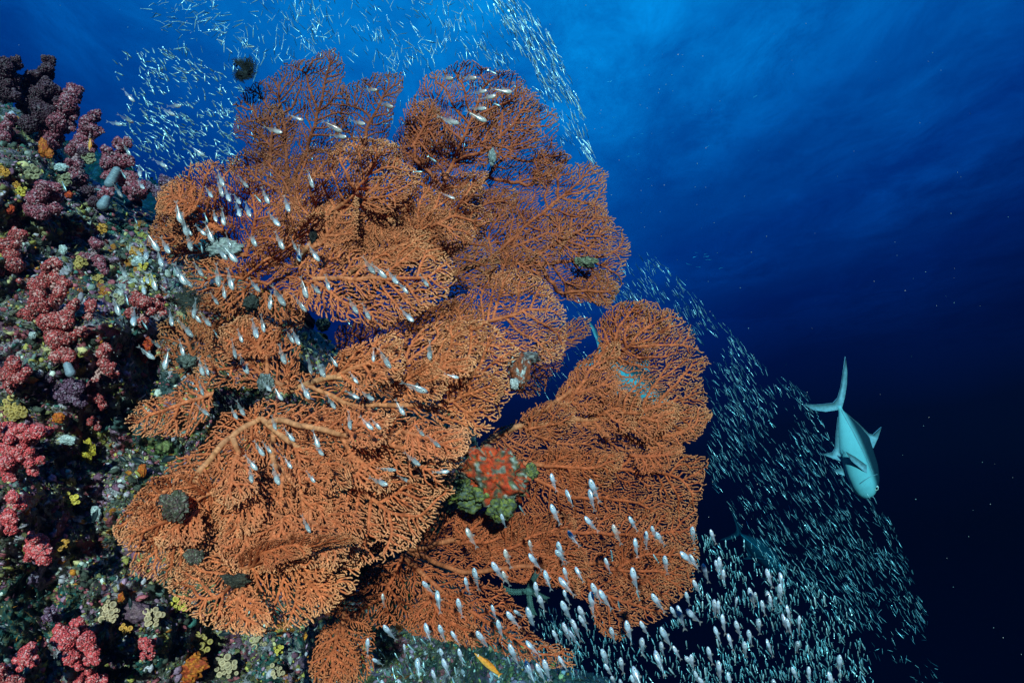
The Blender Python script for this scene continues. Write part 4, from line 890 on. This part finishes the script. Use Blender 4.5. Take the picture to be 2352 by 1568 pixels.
CF = [(1300,150),(1400,260),(1565,190),(1560,260),(1300,360),(1530,440),(1830,440),(960,420),(1100,390),(1150,690),(1345,610),(1415,540),(1325,650),(1870,590),(1940,535),(1980,500),(2005,535),(2250,500),(1665,720),(1710,700),(1850,790),(2010,720),(2065,700),(2180,680),(2245,700),(900,750),(775,785),(715,850),(430,870),(520,950),(665,995),(1255,810),(1385,785),(1465,785),(1190,885),(1215,965),(1355,860),(1385,940),(1575,890),(1570,955),(1630,940),(1890,970),(1985,965),(895,1040),(1045,1060),(755,1110),(1000,1085),(935,1140),(1135,1060),(1370,1010),(1485,1040),(1760,1040),(1490,1110),(1440,1140),(1380,1160),(1310,1210),(1415,1210),(1700,1180),(1810,1150),(1905,1150),(2045,1190),(2110,1050),(2160,1050),(2265,870),(2215,1060),(440,1170),(540,1170),(620,1220),(795,1210),(755,1230),(165,1170),(50,1270),(300,1300),(545,1330),(670,1340),(1015,1310),(1130,1290),(385,1410),(560,1410),(490,1480),(650,1490),(875,1420),(90,1390),(1125,1430),(1200,1440),(1250,1410),(1350,1390),(1640,1330),(1665,1440),(1765,1385),(1910,1250),(2040,1280),(2130,1320),(1930,1380),(2010,1360),(1860,1470),(1700,1500),(1765,1540),(1840,1510),(2120,1490),(2200,1370),(150,1540),(260,1530),(2300,1530),(2330,760)]
CFC = [(1720,495),(725,520),(1150,600),(985,660),(970,810),(155,960),(245,1035)]
CFH = [(240,125),(190,215),(340,205),(600,130)]
CG = [(170,720),(60,700),(10,860),(60,860),(130,900),(200,890),(215,870),(240,940),(75,990),(305,1080),(380,1040),(405,1050),(495,1080),(550,1020),(475,1050),(155,1100),(185,1100),(210,1110),(125,1140),(30,1060),(235,1190),(425,1200),(305,1220),(375,1270),(515,1250),(590,1210),(575,1190),(350,1330),(210,1350),(155,1370),(270,1300),(485,1330),(640,1320),(655,1190),(710,1380),(305,1440),(60,1410),(620,1480),(715,1480),(825,1510),(890,1520),(510,1540),(215,1450),(80,1500),(105,1530),(140,1510),(265,1510),(560,960),(485,940),(750,1120),(800,1110),(595,1140),(195,1260),(450,1110),(880,1410)]
def conv(L, ox, oy, sc): return [((x/sc+ox)/1.0884, (y/sc+oy)/1.0884) for x, y in L]
fishes = []
def add(L, ang, ln, sprd, mat=0, dr=(1.0, 1.3), zone=None):
    for x, y in L: fishes.append((x, y, random.gauss(ang, sprd*1.3), ln*random.uniform(.58, 1.15), mat, zone))
add(conv(CA[:19], 0, 0, 2.735), -60, 50, 9); add(conv(CA[19:31], 0, 0, 2.735), -62, 38, 22); add(conv(CA[31:], 0, 0, 2.735), -35, 34, 20)
add(conv(CB, 0, 560, 2.735), -64, 52, 9); add(conv(CE, 500, 600, 2.735), -60, 52, 10); add(conv(CEH, 500, 600, 2.735), -18, 62, 5)
add(conv(CC3, 0, 1130, 2.717), -62, 50, 10); add(conv(CD, 500, 80, 2.735), -18, 50, 12, 1)
add(conv(CF, 900, 1130, 2.717), 113, 52, 9); add(conv(CFC, 900, 1130, 2.717), 112, 48, 9, 1); add(conv(CFH, 900, 1130, 2.717), -15, 46, 8); add(conv(CG, 1700, 1000, 2.217), 104, 46, 7)
kept = []
for f in fishes:
    if all((f[0]-g[0])**2+(f[1]-g[1])**2 > 9**2 for g in kept): kept.append(f)
fishes = kept
LM = [(560, 500, 'in front of the upper left fan'), (900, 450, 'in front of the steep upper centre fan'), (1150, 300, 'in front of the tall top centre fan'), (640, 270, 'in front of the brownish upper left fan'),
      (420, 560, 'at the left edge of the upper fans'), (300, 640, 'over the rock left of the fans'), (250, 440, 'beside the forked maroon soft coral'), (400, 320, 'in the blue gap between reef and fans'),
      (720, 620, 'over the central fan'), (900, 640, 'over the round right edge of the central fan'), (600, 690, 'over the dark hollow above the centre'), (660, 780, 'at the dark central hollow'),
      (480, 770, 'over the curled fan left of the hollow'), (520, 870, 'above the root of the largest fan'), (420, 850, 'over the small brown fan'), (780, 900, 'over the thick midrib of the wide central fan'),
      (1000, 850, 'over the right half of the wide central fan'), (600, 1020, 'over the ribs of the largest fan'), (850, 1020, 'over the upper right of the largest fan'), (750, 1100, 'over the middle of the largest fan'),
      (1020, 1060, 'left of the red overgrown shell'), (1250, 1130, 'right of the red overgrown shell'), (1400, 1250, 'over the shaded lower right fan'), (1540, 1280, 'at the right edge of the shaded lower fan'),
      (1200, 1290, 'below the red overgrown shell'), (1040, 1360, 'over the left of the dim bottom fan'), (1120, 1480, 'over the tip of the dim bottom fan'), (1280, 1400, 'in the black gap by the teal whip coral'),
      (1430, 1420, 'at the lower tip of the shaded fan'), (950, 1500, 'along the bottom edge under the dim fan'), (1650, 1250, 'against black water right of the fans'), (1600, 1400, 'in the dense school right of the lower fans'),
      (1450, 1520, 'along the bottom edge right of the fans'), (1750, 1450, 'in the middle of the lower right school'), (1900, 1530, 'at the bottom right end of the near school')]
gp = [glassfish_proto(M_gf), glassfish_proto(M_gf2), glassfish_proto(M_gfw)]
fishes.sort(key=lambda f: -f[3])
ind, rest = fishes[:292], fishes[292:]
for k, (x, y, ang, L, mt, _) in enumerate(ind):
    up = ang > 20; o = copy_deep(gp[2 if up and not mt else mt])
    a = math.radians(ang); cx, cy = x-math.cos(a)*L*.45, y+math.sin(a)*L*.45
    d = (random.uniform(1.12, 1.34) if not up else random.uniform(1.1, 1.5)) if x > 500 else min(1.35, float(rd(x, y))-.25)
    if y < 420: d = random.uniform(1.5, 1.9)
    place(o, fish_matrix(cx, cy, d, ang, L/1.0, random.gauss(.0, .25), random.gauss(0, .35)))
    where = min(LM, key=lambda q: (q[0]-x)**2+(q[1]-y)**2)[2]
    look = ('translucent coppery glassfish ' if mt else ('upright white glassfish ' if up else ('level silver glassfish ' if ang > -32 else 'silver glassfish heading down '))) 
    o['label'] = look+where; o['category'] = 'glassfish'; o['group'] = look+where
for p_ in gp:
    for ch in list(p_.children):
        for g_ in list(ch.children): bpy.data.objects.remove(g_)
        bpy.data.objects.remove(ch)
    bpy.data.objects.remove(p_)

# small school fish: one low body, many places
def small_body(hz=.075, hy=.045):
    st = [(-.38, 0, .012, .008), (-.15, 0, hz*.75, hy*.8), (.15, 0, hz, hy), (.36, 0, hz*.75, hy*.8), (.5, 0, hz*.15, hy*.2)]
    V, Fc = loft(st, 6); n = len(V); V += [(-.36, 0, .0), (-.52, .004, hz*1.1), (-.46, 0, 0), (-.52, -.004, -hz*1.1)]; Fc += [(n, n+1, n+2), (n, n+2, n+3)]
    return np.array(V), Fc
def school(pl, n, angf, ln, dr, seed):
    r = random.Random(seed); pl = np.array(pl, float); x0, y0 = pl.min(0); x1, y1 = pl.max(0); out = []
    while len(out) < n:
        x, y = r.uniform(x0, x1), r.uniform(y0, y1)
        if not inpoly(np.array([x]), np.array([y]), pl)[0]: continue
        cl = noise.noise(Vector((x*.012, y*.012, seed)))
        if r.random() > .6+cl*1.0: continue
        out.append((x, y, angf(x, y, r), ln*r.uniform(.6, 1.35), r.uniform(*dr), r.gauss(0, .3), r.gauss(0, .5)))
    return out
def a_top(x, y, r):
    sw = noise.noise(Vector((x*.006, y*.006, 3)))*60
    return (r.choice((15, 20, -20, 25)) if x < 560 and y < 90 else -62 if x > 1060 else -70+sw)+r.gauss(0, 16 if x > 1060 else 30)
def a_band(x, y, r): return -57+r.gauss(0, 9)
top = school([(325, 20), (380, -20), (1195, -20), (1265, 90), (1318, 200), (1365, 370), (1290, 300), (1230, 200), (1080, 130), (940, 170), (800, 150), (680, 130), (560, 170), (420, 120)], 1000, a_top, 21, (2.5, 3.4), 1)
arc = school([(1120, -10), (1200, -10), (1268, 90), (1320, 200), (1370, 372), (1318, 350), (1270, 230), (1180, 100)], 260, lambda x, y, r: -60+r.gauss(0, 8), 26, (2.5, 3.0), 11)
mid = school([(560, 130), (1000, 150), (1250, 200), (1320, 330), (1250, 420), (900, 350), (560, 420)], 220, a_top, 22, (2.7, 3.4), 2)
band = school([(1445, 550), (1520, 600), (1640, 720), (1760, 845), (1850, 900), (1930, 1020), (1990, 1120), (2050, 1200), (2105, 1330), (2135, 1430), (2060, 1480), (1950, 1440), (1840, 1380), (1720, 1240), (1620, 1090), (1640, 950), (1600, 800), (1470, 700), (1400, 690)], 2300, a_band, 17, (3.2, 4.8), 3)
band2 = school([(1240, 740), (1330, 690), (1440, 650), (1470, 700), (1400, 740), (1360, 800), (1300, 900), (1200, 930)], 130, a_band, 20, (2.7, 3.2), 4)
deep = school([(1720, 1250), (2050, 1250), (2150, 1500), (2170, 1568), (1800, 1568)], 260, lambda x, y, r: -50+r.gauss(0, 30), 14, (3.6, 4.6), 5)
cloud = school([(262, 120), (420, 110), (560, 200), (545, 330), (540, 400), (430, 400), (330, 440), (270, 330), (290, 250), (268, 180)], 560, lambda x, y, r: -42+r.gauss(0, 22), 15, (2.2, 3.0), 6)
lower = school([(1590, 1230), (1700, 1230), (1850, 1320), (1960, 1400), (2030, 1620), (1400, 1620), (1250, 1500), (1230, 1400), (1330, 1400), (1460, 1470), (1590, 1400)], 1500, lambda x, y, r: 103+r.gauss(0, 16), 15, (2.2, 4.4), 7)
low0 = school([(860, 1400), (1300, 1480), (1450, 1568), (700, 1568)], 60, lambda x, y, r: 120+r.gauss(0, 12), 24, (1.9, 2.2), 8)
silver = [(f, 's') for f in top+arc+mid+band+band2+deep]; silver.sort(key=lambda q: -q[0][3])
SB = small_body(.040, .026); GB = small_body(.105, .06)
sm = bpy.data.meshes.new('silverside'); sm.from_pydata([tuple(q) for q in SB[0]], [], SB[1]); sm.materials.append(M_silv); sm.polygons.foreach_set('use_smooth', [True]*len(sm.polygons))
ZS = [(430, 60, 'in the loose group at the top left of the school'), (700, 70, 'above the brownish upper left fan'), (960, 80, 'above the gap between the two tall fans'), (1200, 90, 'along the bright curved edge above the top centre fan'),
      (1320, 300, 'beside the right side of the tall top centre fan'), (700, 250, 'behind the brownish upper left fan'), (1050, 250, 'behind the tall top centre fan'), (1400, 700, 'in the gap under the broad right fan'), (1560, 650, 'at the upper start of the diving school'),
      (1700, 850, 'in the diving school above the big trevally'), (1680, 1050, 'in the diving school right of the round topped fan'), (1850, 1050, 'in the diving school left of the big trevally'), (1900, 1250, 'in the diving school below the big trevally'),
      (2080, 1350, 'on the outer right edge of the diving school'), (1950, 1500, 'in the dark bottom right of the diving school'), (1300, 830, 'in the gap behind the round topped fan')]
for (x, y, ang, L, d, yw, rl), _ in silver[:295]:
    o = bpy.data.objects.new('silverside', sm); C.objects.link(o); place(o, fish_matrix(x, y, d, ang, L, yw, rl))
    where = min(ZS, key=lambda q: (q[0]-x)**2+(q[1]-y)**2)[2]
    tag(o, 'slim teal silver baitfish '+where, 'baitfish', 'slim baitfish '+where)
def stuff_fish(lst, body, mat, name, label, cat):
    V0, F0 = body; n = len(V0); V = []; Fc = []
    V4 = np.hstack([V0, np.ones((n, 1))]); Z = []
    for k, (x, y, ang, L, d, yw, rl) in enumerate(lst):
        M = np.array(fish_matrix(x, y, d, ang, L, yw, rl)); V.append((V4@M.T)[:, :3]); Fc += [tuple(q+k*n for q in f) for f in F0]; Z.append(V0[:, 2]+random.choice((0, 0, .012, .03, .05)))
    o = mesh(name, np.vstack(V), Fc, mat, np.repeat(np.concatenate(Z)[:, None], 3, 1)); return tag(o, label, cat, kind='stuff')
def schoolmat(name, back, belly, zc, zs, rough=.22):
    m, q, b, out = newmat(name); a = q.n('ShaderNodeAttribute', attribute_name='Col'); sx = q.n('ShaderNodeSeparateXYZ'); q.l(a.outputs['Vector'], sx.inputs[0])
    f = q.n('ShaderNodeMapRange', interpolation_type='SMOOTHSTEP'); q.l(sx.outputs[0], f.inputs[0]); f.inputs[1].default_value = zc-zs; f.inputs[2].default_value = zc+zs
    q.l(q.mixc(f.outputs[0], belly, back), b.inputs['Base Color']); b.inputs['Roughness'].default_value = rough; b.inputs['Metallic'].default_value = .4; return m
M_s2 = schoolmat('silverside_skin_school', (.03, .09, .14), (.60, .80, .88), .012, .014, .28); M_g2 = schoolmat('glassfish_skin_school', (.10, .15, .18), (.50, .68, .74), .03, .05, .32)
stuff_fish([q[0] for q in silver[295:]], SB, M_s2, 'silverside_school', 'the hundreds of further slim baitfish in the curving school', 'fish school')
stuff_fish(cloud+lower+low0+[(x, y, a, L*.8, 1.7, 0, 0) for x, y, a, L, m_, z in rest], GB, M_g2, 'glassfish_school', 'the hundreds of further small glassfish in the dense swarm', 'fish school')

# trevallies
def trevally(label, tail, snout, d, yaw, group=None, roll=0):
    root = empty('trevally', (0, 0, 0), label, 'trevally', group)
    st = [(-.50, .0, .020, .022), (-.44, .0, .026, .020), (-.36, .004, .060, .035), (-.24, .010, .115, .062), (-.08, .014, .170, .090), (.08, .010, .166, .098), (.22, .004, .166, .100), (.34, -.006, .148, .098), (.42, -.014, .120, .080), (.47, -.02, .085, .058), (.50, -.025, .040, .03)]
    xs = np.linspace(-.5, .5, 36); st2 = [(x,)+tuple(np.interp(x, [s[0] for s in st], [s[k] for s in st]) for k in (1, 2, 3)) for x in xs]
    V, Fc = loft(st2, 20); mesh('body', V, Fc, M_trev, None, root)
    V, Fc = fin([(-.47, .022), (-.55, .085), (-.66, .15), (-.78, .20), (-.92, .235), (-.78, .155), (-.66, .085), (-.58, .02), (-.555, -.04), (-.58, -.12), (-.62, -.22), (-.68, -.34), (-.58, -.26), (-.51, -.15), (-.48, -.06), (-.47, -.022)], .006); mesh('tail_fin', V, Fc, M_trfin, None, root)
    V, Fc = fin([(.06, .19), (-.01, .27), (-.10, .35), (-.07, .24), (-.10, .20), (-.25, .13), (-.40, .05), (-.40, .03), (-.1, .15)], .005); mesh('dorsal_fin', V, Fc, M_trfin, None, root)
    V, Fc = fin([(.02, -.18), (-.05, -.25), (-.13, -.33), (-.10, -.22), (-.13, -.18), (-.26, -.12), (-.40, -.045), (-.40, -.02), (-.1, -.13)], .005); mesh('anal_fin', V, Fc, M_trfin, None, root)
    for sg in (-1, 1):
        Vp, Fp = fin([(.20, -.02), (.16, -.05), (.0, -.14), (-.12, -.17), (-.02, -.09), (.12, .0)], .004); Vp = [(x, sg*(.095+.25*max(0, .2-x)*.4+y), z) for x, y, z in Vp]; mesh('pectoral_fin', Vp, Fp, M_trfin, None, root)
    V, Fc = fin([(.18, -.19), (.12, -.25), (.08, -.26), (.10, -.18)], .004); mesh('pelvic_fin', V, Fc, M_trfin, None, root)
    eyes(root, .405, .035, .070, .030)
    for sg in (-1, 1):                                   # gill cover edge and lateral line as thin raised seams
        gv = []; lv = []
        for q in np.linspace(-1, 1, 12): gv.append((.275-.03*(1-q*q), sg*(.1085*math.sqrt(max(.02, 1-(q*.62)**2))), .125*q*.8-.01))
        for q in np.linspace(-.46, .22, 26): hz_, hy_, zc_ = (np.interp(q, [a[0] for a in st], [a[k] for a in st]) for k in (2, 3, 1)); zz = zc_+.035*max(0, (q+.1))*3; lv.append((q, sg*(hy_*math.sqrt(max(.02, 1-((zz-zc_)/hz_)**2))+.001), zz))
        for nm_, ps_, w_ in (('gill_cover_edge', gv, .0028), ('lateral_line', lv, .004)):
            V = []; Fc = []
            for a in ps_: V += [(a[0]-w_, a[1]*1.0, a[2]-w_), (a[0], a[1]+sg*w_*.7, a[2]), (a[0]+w_, a[1], a[2]+w_)]
            for i_ in range(len(ps_)-1): Fc += [(i_*3, i_*3+1, i_*3+4, i_*3+3), (i_*3+1, i_*3+2, i_*3+5, i_*3+4)]
            mesh(nm_, V, Fc, M_trfin, None, root)
    V, Fc = loft([(.455, -.060, .003, .056), (.48, -.056, .003, .044), (.502, -.05, .003, .02)], 8); mesh('mouth', V, Fc, M_pup, None, root)
    dx, dy = snout[0]-tail[0], tail[1]-snout[1]; ang = math.degrees(math.atan2(dy, dx)); L = math.hypot(dx, dy)
    place(root, fish_matrix((tail[0]+snout[0])/2, (tail[1]+snout[1])/2, d, ang, L/math.cos(yaw), yaw, roll)); return root
trevally('big pale trevally diving head down beside the school in dark water', (1917, 930), (2010, 1142), 3.4, -.15, roll=-.12)
trevally('shining trevally seen through the twigs of the round topped fan', (1385, 815), (1535, 935), 5.6, .1, roll=.1)
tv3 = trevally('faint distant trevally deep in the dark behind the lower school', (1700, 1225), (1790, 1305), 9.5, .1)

M_far = plain('trevally_painted_falloff', (.010, .03, .045), .7)  # near-black colour paints in the falloff of light on the distant fish
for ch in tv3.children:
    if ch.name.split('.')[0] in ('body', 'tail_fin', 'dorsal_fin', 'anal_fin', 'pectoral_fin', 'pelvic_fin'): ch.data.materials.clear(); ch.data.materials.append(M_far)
# other single fish
def simple_fish(name, mat, label, cat, head, tail, d, fat=.11, group=None):
    root = empty(name, (0, 0, 0), label, cat, group)
    xs = np.linspace(-.42, .5, 14); st = [(x, 0, fat*max(.12, math.sin(math.pi*min(1, (x+.55)/1.07))**.8), fat*.55*max(.12, math.sin(math.pi*min(1, (x+.55)/1.07))**.8)) for x in xs]
    V, Fc = loft(st, 12); mesh('body', V, Fc, mat, None, root)
    V, Fc = fin([(-.40, .02), (-.5, fat), (-.47, 0), (-.5, -fat), (-.40, -.02)], .006); mesh('tail_fin', V, Fc, mat, None, root)
    V, Fc = fin([(.2, fat*.85), (.1, fat*1.35), (-.2, fat*1.1), (-.36, fat*.3), (0, fat*.8)], .005); mesh('dorsal_fin', V, Fc, mat, None, root)
    eyes(root, .38, fat*.2, fat*.36, .025)
    dx, dy = head[0]-tail[0], tail[1]-head[1]; place(root, fish_matrix((head[0]+tail[0])/2, (head[1]+tail[1])/2, d, math.degrees(math.atan2(dy, dx)), math.hypot(dx, dy), .05)); return root
simple_fish('wrasse', M_wr, 'slim orange wrasse among the white glassfish at the bottom', 'wrasse', (1090, 1498), (1150, 1552), 1.1, .085)
simple_fish('wrasse', M_wr, 'tiny yellow fish hanging over a maroon soft coral at upper left', 'wrasse', (206, 347), (207, 318), 1.6, .12)
for h, t_, lab in [((368, 1060), (405, 1048), 'dark damselfish over the green boulder left of the largest fan'), ((336, 1063), (300, 1052), 'dark damselfish left of the green boulder'), ((225, 1168), (212, 1200), 'dark damselfish by the pale open clam'),
                   ((500, 1458), (530, 1452), 'dark damselfish under the fringe of the skirt fan'), ((300, 1398), (298, 1372), 'small dark damselfish above the purple scallop'), ((270, 1045), (292, 1062), 'small dark damselfish right of the yellow sponge')]:
    simple_fish('damselfish', M_drk, lab, 'damselfish', h, t_, min(1.4, float(rd(h[0], h[1]))-.08), .17, 'dark damselfish over the reef')
r_ = random.Random(4)
for k in range(22):
    a = k < 9; x, y = (r_.uniform(1580, 1660), r_.uniform(575, 625)) if a else (r_.uniform(1380, 1760), r_.uniform(140, 420))
    lab = 'tiny distant pale fish in open water right of the broad fan' if a else 'tiny distant dark fish near the surface in open water'
    o = bpy.data.objects.new('distant_fish', sm); C.objects.link(o); place(o, fish_matrix(x, y, 9, r_.choice((0, 180))+r_.gauss(0, 20), r_.uniform(8, 14) if a else r_.uniform(6, 12), 0, 0)); tag(o, lab, 'fish', lab)

def specks():
    n = 520; x = rng.uniform(0, 2352, n); y = rng.uniform(0, 1568, n); d = rng.uniform(.8, 3.5, n)
    x[:200] = rng.uniform(900, 1650, 200); y[:200] = rng.uniform(120, 1300, 200)
    V, Fc, cc = balls(P(x, y, d), rng.uniform(.35, 1.1, n)*d/F, np.full((n, 3), .5), 1, .3)
    tag(mesh('drifting_particles', V, Fc, M_growth, cc), 'tiny pale specks drifting in the water', 'particles', kind='stuff')
specks()
# ------------------------------------------------------------------ the water itself: it swallows red first
def haze():
    m = bpy.data.materials.new('sea_water'); m.use_nodes = True; q = NT(m.node_tree); out = q.n('ShaderNodeOutputMaterial')
    v = q.n('ShaderNodeVolumePrincipled'); v.inputs['Color'].default_value = (.0, .006, .020, 1); v.inputs['Density'].default_value = .21
    v.inputs['Absorption Color'].default_value = (.0, .50, .68, 1); v.inputs['Anisotropy'].default_value = .3
    q.l(v.outputs[0], out.inputs['Volume'])
    x0, x1, y0, y1, z0, z1 = -9, 6, -.5, 13, -4, 6.6
    V = [(x, y, z) for x in (x0, x1) for y in (y0, y1) for z in (z0, z1)]
    tag(mesh('haze', V, [(0, 1, 3, 2), (4, 6, 7, 5), (0, 4, 5, 1), (2, 3, 7, 6), (0, 2, 6, 4), (1, 5, 7, 3)], m, smooth=False), kind='stuff')
haze()
